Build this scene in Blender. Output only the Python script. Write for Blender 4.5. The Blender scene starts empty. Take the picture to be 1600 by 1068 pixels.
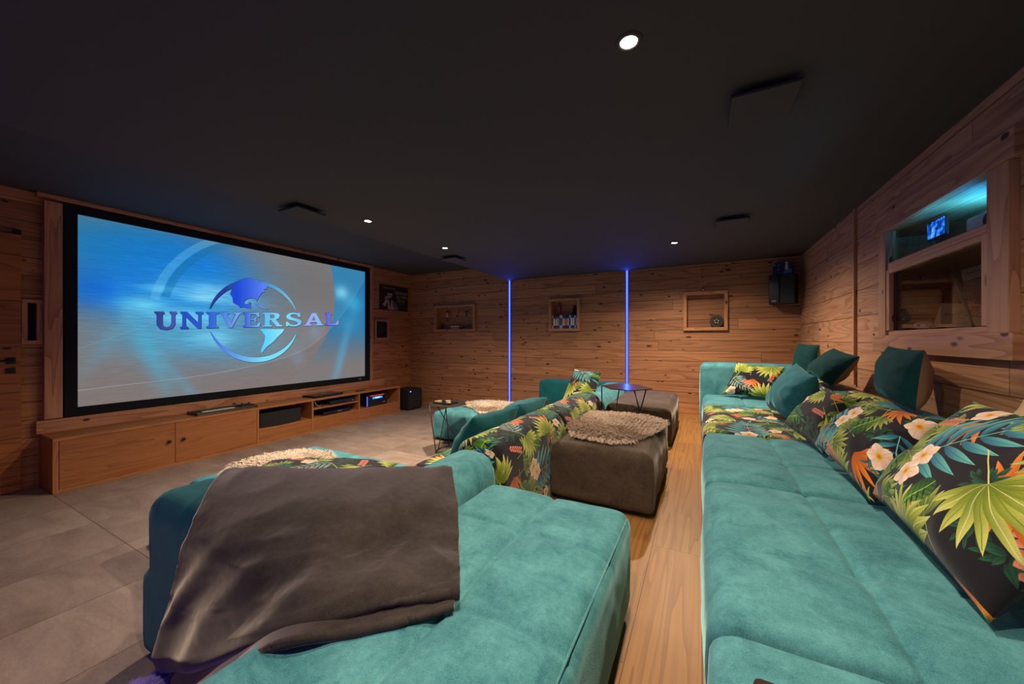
import bpy, bmesh, math, random
import numpy as np
from mathutils import Vector, Matrix, noise as mnoise

C = bpy.context.scene.collection
R = math.radians
# ---------------------------------------------------------------- camera, world, exposure
cam_data = bpy.data.cameras.new('camera')
cam_data.sensor_width = 36.0
cam_data.lens = 568 * 36 / 1600
cam_data.shift_y = -4 / 1600
cam_data.clip_start = 0.02
cam = bpy.data.objects.new('camera', cam_data); C.objects.link(cam)
cam.location = (0, 0, 1.10)
cam.rotation_euler = (R(90), 0, math.atan(297 / 568))
sc = bpy.context.scene
sc.camera = cam
sc.view_settings.view_transform = 'Standard'
sc.view_settings.look = 'None'
sc.view_settings.exposure = 0.0
sc.view_settings.gamma = 1.0
sc.view_settings.use_curve_mapping = False
world = bpy.data.worlds.new('world'); sc.world = world
world.use_nodes = True
world.node_tree.nodes['Background'].inputs[0].default_value = (0.01, 0.01, 0.012, 1)
world.node_tree.nodes['Background'].inputs[1].default_value = 0.0

# ceiling downlights: (x, y, ceiling height, power, beam angle)
WARM = (1.0, 0.80, 0.60)
DOWNLIGHTS = [(-0.24, 1.39, 2.2, 100, 160), (-2.75, 2.37, 2.2, 200, 145), (-2.74, 3.50, 2.2, 270, 155), (-0.28, 4.52, 2.2, 270, 160),
              (-0.24, 0.30, 2.2, 100, 166)]

# ---------------------------------------------------------------- helpers: tags and objects
def tag(o, label=None, cat=None, group=None, kind=None):
    if label: o['label'] = label
    if cat: o['category'] = cat
    if group: o['group'] = group
    if kind: o['kind'] = kind
    return o

def thing(name, label, cat, loc=(0, 0, 0), rotz=0, group=None):
    o = bpy.data.objects.new(name, None); C.objects.link(o)
    o.empty_display_size = .05
    o.location = loc; o.rotation_euler = (0, 0, rotz)
    return tag(o, label, cat, group)

def obj(name, me, m=None, parent=None, world=True, smooth=False):
    """link a mesh; with a parent the mesh coordinates are world coordinates unless world=False"""
    o = bpy.data.objects.new(name, me); C.objects.link(o)
    if m is not None:
        for mm in (m if isinstance(m, (list, tuple)) else [m]): me.materials.append(mm)
    if smooth: me.polygons.foreach_set('use_smooth', [True] * len(me.polygons))
    if parent is not None:
        o.parent = parent
        if world and parent.type == 'EMPTY':
            o.matrix_parent_inverse = Matrix.LocRotScale(parent.location, parent.rotation_euler, None).inverted()
    return o

class MB:
    """mesh builder with metre UVs (u runs along the grain)"""
    def __init__(s): s.v, s.f, s.uv = [], [], []
    def quad(s, a, b, c, d, ua, ub, uc, ud):
        n = len(s.v); s.v += [a, b, c, d]; s.f.append((n, n + 1, n + 2, n + 3)); s.uv += [ua, ub, uc, ud]
    def box(s, x0, x1, y0, y1, z0, z1, grain=None, seed=None, M=None):
        if x1 < x0: x0, x1 = x1, x0
        if y1 < y0: y0, y1 = y1, y0
        if z1 < z0: z0, z1 = z1, z0
        d = [x1 - x0, y1 - y0, z1 - z0]
        g = d.index(max(d)) if grain is None else grain
        rr = random.Random((seed if seed is not None else 0) + int(1000 * (x0 * 3 + y0 * 7 + z0 * 13)))
        ou, ov = rr.uniform(0, 40), rr.uniform(0, 40)
        P = lambda i, j, k: (x1 if i else x0, y1 if j else y0, z1 if k else z0)
        faces = [((0,0,0),(0,1,0),(1,1,0),(1,0,0)), ((0,0,1),(1,0,1),(1,1,1),(0,1,1)), ((0,0,0),(1,0,0),(1,0,1),(0,0,1)),
                 ((1,1,0),(0,1,0),(0,1,1),(1,1,1)), ((0,1,0),(0,0,0),(0,0,1),(0,1,1)), ((1,0,0),(1,1,0),(1,1,1),(1,0,1))]
        for fi, F in enumerate(faces):
            ps = [P(*q) for q in F]
            nax = [2, 2, 1, 1, 0, 0][fi]
            ax = [a for a in (0, 1, 2) if a != nax]
            if g in ax: u, w = g, [a for a in ax if a != g][0]
            else: u, w = ax
            uv = [(p[u] + ou, p[w] + ov + nax * .37) for p in ps]
            if M is not None: ps = [tuple(M @ Vector(p)) for p in ps]
            s.quad(*ps, *uv)
    def tube(s, pts, r, n=10, caps=True):
        pts = [Vector(p) for p in pts]; rs = r if isinstance(r, (list, tuple)) else [r] * len(pts)
        rings = []; L = 0
        t0 = (pts[1] - pts[0]).normalized(); up = Vector((0, 0, 1)) if abs(t0.z) < .9 else Vector((1, 0, 0))
        a = t0.cross(up).normalized()
        for i, p in enumerate(pts):
            t = (pts[min(i + 1, len(pts) - 1)] - pts[max(i - 1, 0)]).normalized()
            a = (a - t * a.dot(t)).normalized(); b = t.cross(a)
            if i: L += (p - pts[i - 1]).length
            rings.append(([tuple(p + (a * math.cos(k * 2 * math.pi / n) + b * math.sin(k * 2 * math.pi / n)) * rs[i]) for k in range(n)], L))
        for (r0, l0), (r1, l1) in zip(rings, rings[1:]):
            for k in range(n):
                k2 = (k + 1) % n
                s.quad(r0[k], r0[k2], r1[k2], r1[k], (l0, k * .01), (l0, k * .01 + .01), (l1, k * .01 + .01), (l1, k * .01))
        if caps:
            for rg, fl in ((rings[0][0], 1), (rings[-1][0], 0)):
                m = len(s.v); s.v += rg; idx = list(range(m, m + n)); s.f.append(tuple(idx[::-1] if not fl else idx)); s.uv += [(.0, .0)] * n
    def lathe(s, c, prof, n=24, axis='z'):
        """profile list of (radius, height)"""
        c = Vector(c)
        def pt(r, h, k):
            a = k * 2 * math.pi / n
            if axis == 'z': return tuple(c + Vector((r * math.cos(a), r * math.sin(a), h)))
            if axis == 'x': return tuple(c + Vector((h, r * math.cos(a), r * math.sin(a))))
            return tuple(c + Vector((r * math.sin(a), h, r * math.cos(a))))
        for (r0, h0), (r1, h1) in zip(prof, prof[1:]):
            for k in range(n):
                s.quad(pt(r0, h0, k), pt(r0, h0, k + 1), pt(r1, h1, k + 1), pt(r1, h1, k), (k / n, h0), ((k + 1) / n, h0), ((k + 1) / n, h1), (k / n, h1))
    def prism(s, pts, axis, lo, hi):
        """extrude a 2-D polygon along an axis; pts given in the two remaining axes in xyz order"""
        def P(p, h):
            q = list(p); q.insert(axis, h); return tuple(q)
        n = len(pts); m = len(s.v)
        s.v += [P(p, lo) for p in pts]; s.f.append(tuple(range(m, m + n))[::-1]); s.uv += [tuple(p) for p in pts[::-1]]
        m = len(s.v)
        s.v += [P(p, hi) for p in pts]; s.f.append(tuple(range(m, m + n))); s.uv += [tuple(p) for p in pts]
        for i in range(n):
            a, b = pts[i], pts[(i + 1) % n]
            s.quad(P(a, lo), P(b, lo), P(b, hi), P(a, hi), (a[0], lo), (b[0], lo), (b[0], hi), (a[0], hi))
    def mesh(s, merge=False):
        me = bpy.data.meshes.new('m'); me.from_pydata(s.v, [], s.f); me.update()
        lay = me.uv_layers.new(name='UVMap')
        lay.data.foreach_set('uv', [c for q in s.uv for c in q])
        bm = bmesh.new(); bm.from_mesh(me)
        if merge: bmesh.ops.remove_doubles(bm, verts=bm.verts, dist=1e-5)
        bmesh.ops.recalc_face_normals(bm, faces=bm.faces)
        bm.to_mesh(me); bm.free()
        return me
    def build(s, name, m, parent=None, smooth=False, bevel=0, merge=None, world=True):
        o = obj(name, s.mesh(merge if merge is not None else (smooth or bevel > 0)), m, parent, world, smooth)
        if bevel:
            b = o.modifiers.new('bevel', 'BEVEL'); b.width = bevel; b.segments = 2; b.limit_method = 'ANGLE'; b.angle_limit = R(40)
            b.harden_normals = False
        return o

def boxobj(name, dims, m, parent=None, bevel=.003, grain=None):
    b = MB(); b.box(*dims, grain=grain); return b.build(name, m, parent, bevel=bevel)

# ---------------------------------------------------------------- helpers: node materials
class NT:
    def __init__(s, name):
        s.m = bpy.data.materials.new(name); s.m.use_nodes = True
        s.t = s.m.node_tree; s.b = s.t.nodes['Principled BSDF']; s.out = s.t.nodes['Material Output']
    def n(s, typ, **kw):
        nd = s.t.nodes.new(typ)
        for k, v in kw.items(): setattr(nd, k, v)
        return nd
    def put(s, sock, v):
        if isinstance(v, bpy.types.NodeSocket): s.t.links.new(v, sock)
        elif v is not None: sock.default_value = v
    def math(s, op, a, b=None, c=None):
        nd = s.n('ShaderNodeMath', operation=op)
        s.put(nd.inputs[0], a); s.put(nd.inputs[1], b)
        if c is not None: s.put(nd.inputs[2], c)
        return nd.outputs[0]
    def mix(s, f, a, b, blend='MIX'):
        nd = s.n('ShaderNodeMix', data_type='RGBA', blend_type=blend)
        s.put(nd.inputs[0], f)
        for k, v in ((6, a), (7, b)):
            s.put(nd.inputs[k], (*v, 1) if isinstance(v, tuple) and len(v) == 3 else v)
        return nd.outputs[2]
    def noise(s, vec, scale, detail=2, rough=.5, dist=0.):
        nd = s.n('ShaderNodeTexNoise'); s.put(nd.inputs['Vector'], vec)
        nd.inputs['Scale'].default_value = scale; nd.inputs['Detail'].default_value = detail
        nd.inputs['Roughness'].default_value = rough; nd.inputs['Distortion'].default_value = dist
        return nd.outputs[0]
    def comb(s, x, y, z=0.):
        nd = s.n('ShaderNodeCombineXYZ'); s.put(nd.inputs[0], x); s.put(nd.inputs[1], y); s.put(nd.inputs[2], z); return nd.outputs[0]
    def sep(s, v):
        nd = s.n('ShaderNodeSeparateXYZ'); s.put(nd.inputs[0], v); return nd.outputs
    def ramp(s, f, stops):
        nd = s.n('ShaderNodeValToRGB'); s.put(nd.inputs[0], f)
        e = nd.color_ramp.elements
        while len(e) > 1: e.remove(e[-1])
        e[0].position = stops[0][0]; e[0].color = (*stops[0][1], 1)
        for p, c in stops[1:]:
            q = e.new(p); q.color = (*c, 1)
        return nd.outputs[0]
    def bump(s, h, strength=.3, dist=.01):
        nd = s.n('ShaderNodeBump'); s.put(nd.inputs['Height'], h)
        nd.inputs['Strength'].default_value = strength; nd.inputs['Distance'].default_value = dist
        s.t.links.new(nd.outputs[0], s.b.inputs['Normal'])
    def uv(s): return s.n('ShaderNodeTexCoord').outputs['UV']
    def ob(s): return s.n('ShaderNodeTexCoord').outputs['Object']
    def rand(s, a, b=0.):
        nd = s.n('ShaderNodeTexWhiteNoise', noise_dimensions='2D'); s.put(nd.inputs['Vector'], s.comb(a, b)); return nd.outputs['Value']
    def set(s, **kw):
        for k, v in kw.items():
            k = k.replace('_', ' ')
            s.put(s.b.inputs[k], (*v, 1) if isinstance(v, tuple) and len(v) == 3 else v)
        return s.m

def lin(r, g, b):
    return tuple(((c / 255 + .055) / 1.055) ** 2.4 if c > 10 else c / 255 / 12.92 for c in (r, g, b))

def plain(name, col, rough=.6, metal=0., **kw):
    t = NT(name)
    f = t.noise(t.ob(), 60, 2)
    c = t.mix(f, tuple(x * .9 for x in col), tuple(min(1, x * 1.1) for x in col))
    return t.set(Base_Color=c, Roughness=rough, Metallic=metal, **kw)

def glow(name, col, strength):
    t = NT(name)
    return t.set(Base_Color=(.02, .02, .02), Emission_Color=col, Emission_Strength=strength)

def wood(name, light, dark, plank=0., joint=0., knots=.5, gap=True, ring=9., rough=.55, tintvar=.35, gapw=.004, vscale=5.5, bumps=.25):
    """larch-like timber: contour-line grain in stretched noise, knots, optional planks of height `plank`"""
    t = NT(name); uv = t.uv(); u, v, _ = t.sep(uv)
    if plank:
        row = t.math('FLOOR', t.math('DIVIDE', v, plank)); rr = t.rand(row, 3.1)
        if joint:
            uj = t.math('ADD', t.math('DIVIDE', u, joint), t.math('MULTIPLY', rr, 7.3))
            cell = t.math('FLOOR', uj)
        else: cell = 0.
        rid = t.rand(row, cell); rid2 = t.rand(t.math('ADD', row, 17.), cell)
        fv = t.math('FRACT', t.math('DIVIDE', v, plank))
        u = t.math('ADD', u, t.math('MULTIPLY', rid, 31.)); v = t.math('ADD', v, t.math('MULTIPLY', rid2, 23.))
    else:
        rid = t.noise(t.comb(t.math('MULTIPLY', u, .3), v), .7, 1)
    g = t.noise(t.comb(t.math('MULTIPLY', u, .5), t.math('MULTIPLY', v, vscale)), 1.0, 2, .4, .15)
    fine = t.noise(t.comb(t.math('MULTIPLY', u, 6.), t.math('MULTIPLY', v, 160.)), 1.0, 2, .6)
    med = t.noise(t.comb(t.math('MULTIPLY', u, 1.1), t.math('MULTIPLY', v, 44.)), 1.0, 4, .6)
    if knots:
        vo = t.n('ShaderNodeTexVoronoi'); t.put(vo.inputs['Vector'], t.comb(t.math('MULTIPLY', u, 2.6), t.math('MULTIPLY', v, 6.5)))
        vo.inputs['Scale'].default_value = 1.0
        kd = vo.outputs['Distance']; kr = t.rand(t.sep(vo.outputs['Color'])[0], 1.)
        kon = t.math('GREATER_THAN', kr, 1 - knots)
        kbase = t.math('MULTIPLY', kon, t.math('SMOOTH_MIN', 1.0, t.math('DIVIDE', .05, t.math('ADD', kd, .02)), .1))
        g = t.math('ADD', g, t.math('MULTIPLY', kbase, .11))
        kspot = t.math('MULTIPLY', kon, t.math('SUBTRACT', 1.0, t.math('MULTIPLY', kd, 8.)))
        kspot = t.math('MAXIMUM', t.math('MULTIPLY', kspot, 2.5), 0.)
        vo2 = t.n('ShaderNodeTexVoronoi'); t.put(vo2.inputs['Vector'], t.comb(t.math('MULTIPLY', u, 5.), t.math('MULTIPLY', v, 10.))); vo2.inputs['Scale'].default_value = 1.0
        k2 = t.math('MULTIPLY', t.math('GREATER_THAN', t.rand(t.sep(vo2.outputs['Color'])[0], 2.), 1 - knots * .7), t.math('MAXIMUM', t.math('SUBTRACT', 1.0, t.math('MULTIPLY', vo2.outputs['Distance'], 6.5)), 0.))
        kspot = t.math('MINIMUM', t.math('ADD', kspot, t.math('MULTIPLY', k2, 3.5)), 1.)
    bands = t.math('FRACT', t.math('MULTIPLY', g, ring))
    bands = t.math('POWER', bands, 2.6)
    f = t.math('ADD', t.math('MULTIPLY', bands, .48), t.math('ADD', t.math('MULTIPLY', med, .62), t.math('MULTIPLY', fine, .3)))
    f = t.math('MULTIPLY', t.math('SUBTRACT', f, .32), 1.25)
    col = t.mix(t.math('MINIMUM', t.math('MAXIMUM', f, 0.), 1.), light, dark)
    tv = t.math('ADD', 1 - tintvar * .5, t.math('MULTIPLY', rid, tintvar))
    tn = t.n('ShaderNodeVectorMath', operation='SCALE'); t.put(tn.inputs[0], col); t.put(tn.inputs[3], tv); col = tn.outputs[0]
    h = t.math('ADD', t.math('MULTIPLY', f, .2), t.math('MULTIPLY', fine, .15))
    if knots:
        col = t.mix(kspot, col, tuple(c * .26 for c in dark)); 
    if plank and gap:
        e = t.math('MINIMUM', fv, t.math('SUBTRACT', 1.0, fv))
        gm = t.math('LESS_THAN', e, gapw / plank)
        if joint:
            fj = t.math('FRACT', uj); ej = t.math('MINIMUM', fj, t.math('SUBTRACT', 1.0, fj))
            gm = t.math('MAXIMUM', gm, t.math('LESS_THAN', ej, gapw * .6 / joint))
        col = t.mix(t.math('MULTIPLY', gm, .72), col, tuple(c * .2 for c in dark))
        h = t.math('SUBTRACT', h, t.math('MULTIPLY', gm, .9))
    t.bump(h, bumps, .006)
    return t.set(Base_Color=col, Roughness=rough)

def velvet(name, c1, c2, sheen=.5, tint=(.5, .9, .9), mott=7.):
    t = NT(name); o = t.ob()
    a = t.noise(o, mott, 4, .6, .6); b = t.noise(o, 380, 1, .5); d = t.noise(o, 60, 3, .6)
    f = t.math('ADD', t.math('MULTIPLY', a, .9), t.math('ADD', t.math('MULTIPLY', b, .5), t.math('MULTIPLY', d, .35)))
    f = t.math('MULTIPLY', t.math('SUBTRACT', f, .5), 1.35)
    t.bump(b, .25, .002)
    return t.set(Base_Color=t.mix(f, c1, c2), Roughness=.88, Sheen_Weight=sheen, Sheen_Roughness=.35, Sheen_Tint=tint, Specular_IOR_Level=.25)

def image_mat(name, arr, emit=None, rough=.85, fabric=True, sheen=.15):
    h, w = arr.shape[:2]
    im = bpy.data.images.new(name, w, h)
    buf = np.ones((h, w, 4), np.float32); buf[..., :3] = arr
    im.pixels.foreach_set(buf.ravel()); im.update(); im.pack()
    t = NT(name); tx = t.n('ShaderNodeTexImage', image=im); t.put(tx.inputs[0], t.uv())
    if emit is not None:
        return t.set(Base_Color=(.02, .02, .02), Emission_Color=tx.outputs[0], Emission_Strength=emit, Roughness=.7)
    if fabric:
        b = t.noise(t.ob(), 420, 1); t.bump(b, .3, .002)
    return t.set(Base_Color=tx.outputs[0], Roughness=rough, Sheen_Weight=sheen, Specular_IOR_Level=.25)
# ---------------------------------------------------------------- pictures drawn in numpy (printed fabric, projected picture, poster)
class Raster:
    def __init__(s, w, h, bg, wrap=False):
        s.w, s.h, s.wrap = w, h, wrap
        s.a = np.empty((h, w, 3), np.float32); s.a[:] = bg
    def window(s, x0, x1, y0, y1):
        x0, x1, y0, y1 = int(math.floor(x0)), int(math.ceil(x1)), int(math.floor(y0)), int(math.ceil(y1))
        if not s.wrap:
            x0, y0, x1, y1 = max(x0, 0), max(y0, 0), min(x1, s.w - 1), min(y1, s.h - 1)
        if x1 < x0 or y1 < y0: return None
        xs = np.arange(x0, x1 + 1); ys = np.arange(y0, y1 + 1)
        X, Y = np.meshgrid(xs + .5, ys + .5)
        return X, Y, np.ix_(ys % s.h, xs % s.w)
    def blend(s, ix, m, col):
        m = np.clip(m, 0, 1)[..., None]
        s.a[ix] = s.a[ix] * (1 - m) + np.asarray(col, np.float32) * m
    def leaf(s, x, y, ang, L, W, c1, c2, vein=None, p=.75, bend=0.0, stripes=0):
        R = L + W
        g = s.window(x - R, x + R, y - R, y + R)
        if g is None: return
        X, Y, ix = g
        ca, sa = math.cos(ang), math.sin(ang)
        dx, dy = X - x, Y - y
        a = (dx * ca + dy * sa) / L; b = -dx * sa + dy * ca
        b = b - bend * L * a * a
        t = np.clip(a, 0, 1)
        half = W * .5 * np.sin(np.pi * t ** p)
        m = np.clip(half - np.abs(b) + .5, 0, 1) * (a > 0) * (a < 1)
        k = np.clip(t + .25 * b / (W * .5 + 1e-6), 0, 1)[..., None]
        col = np.asarray(c1) * (1 - k) + np.asarray(c2) * k
        if stripes:
            st = .5 + .5 * np.sin((a * stripes + np.abs(b) / W * 3) * 2 * math.pi)
            col = col * (1 - .28 * st[..., None])
        s.blend(ix, m, col)
        if vein is not None:
            s.blend(ix, np.clip(min(max(W * .03, .8), 3) - np.abs(b) + .5, 0, 1) * (half > 1.5) * (a > .02) * (a < .93) * .8, vein)
    def line(s, x0, y0, x1, y1, w, col):
        g = s.window(min(x0, x1) - w, max(x0, x1) + w, min(y0, y1) - w, max(y0, y1) + w)
        if g is None: return
        X, Y, ix = g
        dx, dy = x1 - x0, y1 - y0; L2 = dx * dx + dy * dy + 1e-9
        t = np.clip(((X - x0) * dx + (Y - y0) * dy) / L2, 0, 1)
        s.blend(ix, np.clip(w / 2 - np.hypot(X - x0 - t * dx, Y - y0 - t * dy) + .5, 0, 1), col)
    def poly(s, pts, col, blur=.5):
        P = np.array(pts, float)
        g = s.window(P[:, 0].min() - 2, P[:, 0].max() + 2, P[:, 1].min() - 2, P[:, 1].max() + 2)
        if g is None: return
        X, Y, ix = g
        acc = np.zeros(X.shape, np.float32)
        for ox, oy in ((-.25, -.25), (.25, -.25), (-.25, .25), (.25, .25)):
            x, y = X + ox, Y + oy; c = np.zeros(X.shape, bool); n = len(P); j = n - 1
            for i in range(n):
                xi, yi, xj, yj = P[i, 0], P[i, 1], P[j, 0], P[j, 1]
                if yi != yj:
                    c ^= ((yi > y) != (yj > y)) & (x < (xj - xi) * (y - yi) / (yj - yi) + xi)
                j = i
            acc += c * .25
        if callable(col): col = col(X, Y)
        s.blend(ix, acc, col)

def srgb(*c):
    return tuple((v / 255) for v in c)

def make_floral(N=1280):
    rnd = random.Random(5)
    r = Raster(N, N, srgb(24, 22, 28), wrap=True)
    k = N / 1280
    T1, T2 = srgb(32, 92, 118), srgb(112, 196, 186)
    Y1, Y2 = srgb(96, 116, 18), srgb(214, 212, 112)
    G1, G2 = srgb(22, 74, 30), srgb(120, 172, 38)
    O1, O2 = srgb(168, 78, 18), srgb(232, 136, 50)
    P1, P2 = srgb(196, 96, 78), srgb(236, 150, 120)
    W1, W2 = srgb(220, 176, 150), srgb(252, 232, 208)
    def frond(x, y, ang, L, n=8, w=34, c1=T1, c2=T2, lf=.42):
        px, py, a = x, y, ang
        for i in range(n):
            t = i / n
            for sd in (-1, 1):
                l = L * lf * (1 - .55 * t) * rnd.uniform(.9, 1.1)
                r.leaf(px, py, a + sd * (1.15 - .45 * t), l, w * (1 - .4 * t) * k, c1, c2, vein=c1, p=.8, bend=-sd * .15)
            nx, ny = px + math.cos(a) * L / n, py + math.sin(a) * L / n
            r.line(px, py, nx, ny, 5 * k, c2); px, py = nx, ny; a += .05
        r.leaf(px, py, a, L * .28, w * .6 * k, c1, c2)
    def fan(x, y, ang, L, n=11, spread=2.6, c1=Y1, c2=Y2):
        for i in range(n):
            a = ang - spread / 2 + spread * i / (n - 1)
            l = L * (.75 + .25 * math.sin(math.pi * i / (n - 1))) * rnd.uniform(.92, 1.05)
            r.leaf(x, y, a, l, L * .17, c1, c2, vein=srgb(232, 232, 190) if i % 2 else c1, p=1.0, bend=.12 * (i - n / 2) / n)
        r.line(x, y, x - math.cos(ang) * L * .8, y - math.sin(ang) * L * .7, 5 * k, c2)
    def monstera(x, y, ang, L):
        r.leaf(x, y, ang, L, L * .62, G1, G2, vein=srgb(170, 210, 90), p=.62, stripes=7)
        for i in range(4):
            r.leaf(x + math.cos(ang) * L * (.3 + .15 * i), y + math.sin(ang) * L * (.3 + .15 * i), ang + 1.1, L * .3, L * .05, srgb(24, 22, 28), srgb(20, 50, 24))
    def bush(x, y, R, c1=G1, c2=srgb(70, 132, 54)):
        for i in range(26):
            a = rnd.uniform(0, 6.28); q = rnd.uniform(0, R * .6)
            r.leaf(x + q * math.cos(a), y + q * math.sin(a), a + rnd.uniform(-.5, .5), R * .5, R * .16, c1, c2, vein=c1)
    def flower(x, y, R):
        a0 = rnd.uniform(0, 6)
        for i in range(5):
            r.leaf(x, y, a0 + i * 1.2566, R, R * .82, W1, W2, p=1.25, vein=W1)
        for i in range(9):
            a = a0 + i * .7
            r.leaf(x, y, a, R * .34, R * .11, srgb(190, 120, 10), srgb(248, 210, 60))
    def sprig(x, y, ang, L, c1=P1, c2=P2, n=6, w=.2):
        for i in range(n):
            t = (i + .6) / n
            for sd in (-1, 1):
                r.leaf(x + math.cos(ang) * L * t, y + math.sin(ang) * L * t, ang + sd * .75, L * .26, L * w * .6, c1, c2, p=1.0)
        r.line(x, y, x + math.cos(ang) * L, y + math.sin(ang) * L, 3.5 * k, c1)
    def curls(x, y, ang, L):
        for i in range(6):
            r.leaf(x, y, ang + (i - 2.5) * .35, L * rnd.uniform(.7, 1), L * .16, O1, O2, bend=.35, p=1.1)
    for x, y, a, L in ((90, 700, 2.2, 210), (620, 80, 0.3, 200), (1180, 300, 1.3, 190), (420, 1130, 4.2, 200), (900, 880, 5.5, 190), (560, 520, 3.4, 170)):
        curls(x * k, y * k, a, L * k)
    for i in range(24):
        x, y = rnd.uniform(0, N), rnd.uniform(0, N)
        bush(x, y, 95 * k, srgb(14, 52, 36), srgb(50, 104, 70)) if i % 3 else frond(x, y, rnd.uniform(0, 6), 250 * k, 8, 20, srgb(18, 66, 80), srgb(74, 140, 138), lf=.36)
    for i in range(14):
        fan(rnd.uniform(0, N), rnd.uniform(0, N), rnd.uniform(0, 6), 170 * k, 9, 2.3, srgb(70, 92, 24), srgb(176, 184, 84))
    for x, y, R in ((150, 200, 120), (760, 640, 130), (1100, 1080, 120), (330, 860, 110), (960, 200, 100)):
        bush(x * k, y * k, R * k)
    frond(300 * k, 430 * k, -.15, 520 * k, 8, 52, lf=.5)
    frond(1000 * k, 760 * k, 2.2, 420 * k, 8, 36, srgb(24, 70, 82), srgb(84, 160, 152))
    frond(120 * k, 1180 * k, -.9, 400 * k, 9, 22, srgb(96, 120, 118), srgb(190, 206, 186), lf=.32)
    frond(1120 * k, 560 * k, 1.35, 360 * k, 8, 30)
    frond(760 * k, 1180 * k, -.2, 360 * k, 8, 30, srgb(28, 84, 60), srgb(80, 160, 120))
    fan(560 * k, 800 * k, 1.9, 270 * k); fan(1010 * k, 300 * k, -1.9, 250 * k); fan(200 * k, 30 * k, 1.1, 240 * k)
    fan(1200 * k, 900 * k, 2.9, 230 * k); fan(90 * k, 1010 * k, -2.4, 190 * k, c1=srgb(66, 100, 30), c2=srgb(170, 192, 96))
    monstera(180 * k, 560 * k, -2.4, 250 * k); monstera(860 * k, 1010 * k, .6, 260 * k); monstera(760 * k, 470 * k, 1.0, 180 * k); monstera(420 * k, 200 * k, 3.5, 190 * k)
    sprig(300 * k, 720 * k, -.7, 170 * k); sprig(930 * k, 600 * k, -1.0, 160 * k); sprig(1150 * k, 60 * k, .4, 170 * k); sprig(420 * k, 1030 * k, 2.6, 160 * k); sprig(680 * k, 1240 * k, -2.0, 150 * k)
    curls(690 * k, 40 * k, -2.2, 210 * k); fan(610 * k, 120 * k, -1.5, 270 * k, 11, 2.9)
    for x, y, R in ((250, 330, 85), (330, 400, 80), (1050, 470, 75), (700, 900, 80), (120, 960, 78), (880, 60, 70), (520, 640, 60), (1210, 700, 72)):
        flower(x * k, y * k, R * k)
    a = r.a
    g = np.random.RandomState(3).rand(N, N, 1).astype(np.float32)
    return np.clip(a * (.92 + .16 * g), 0, 1)

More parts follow.
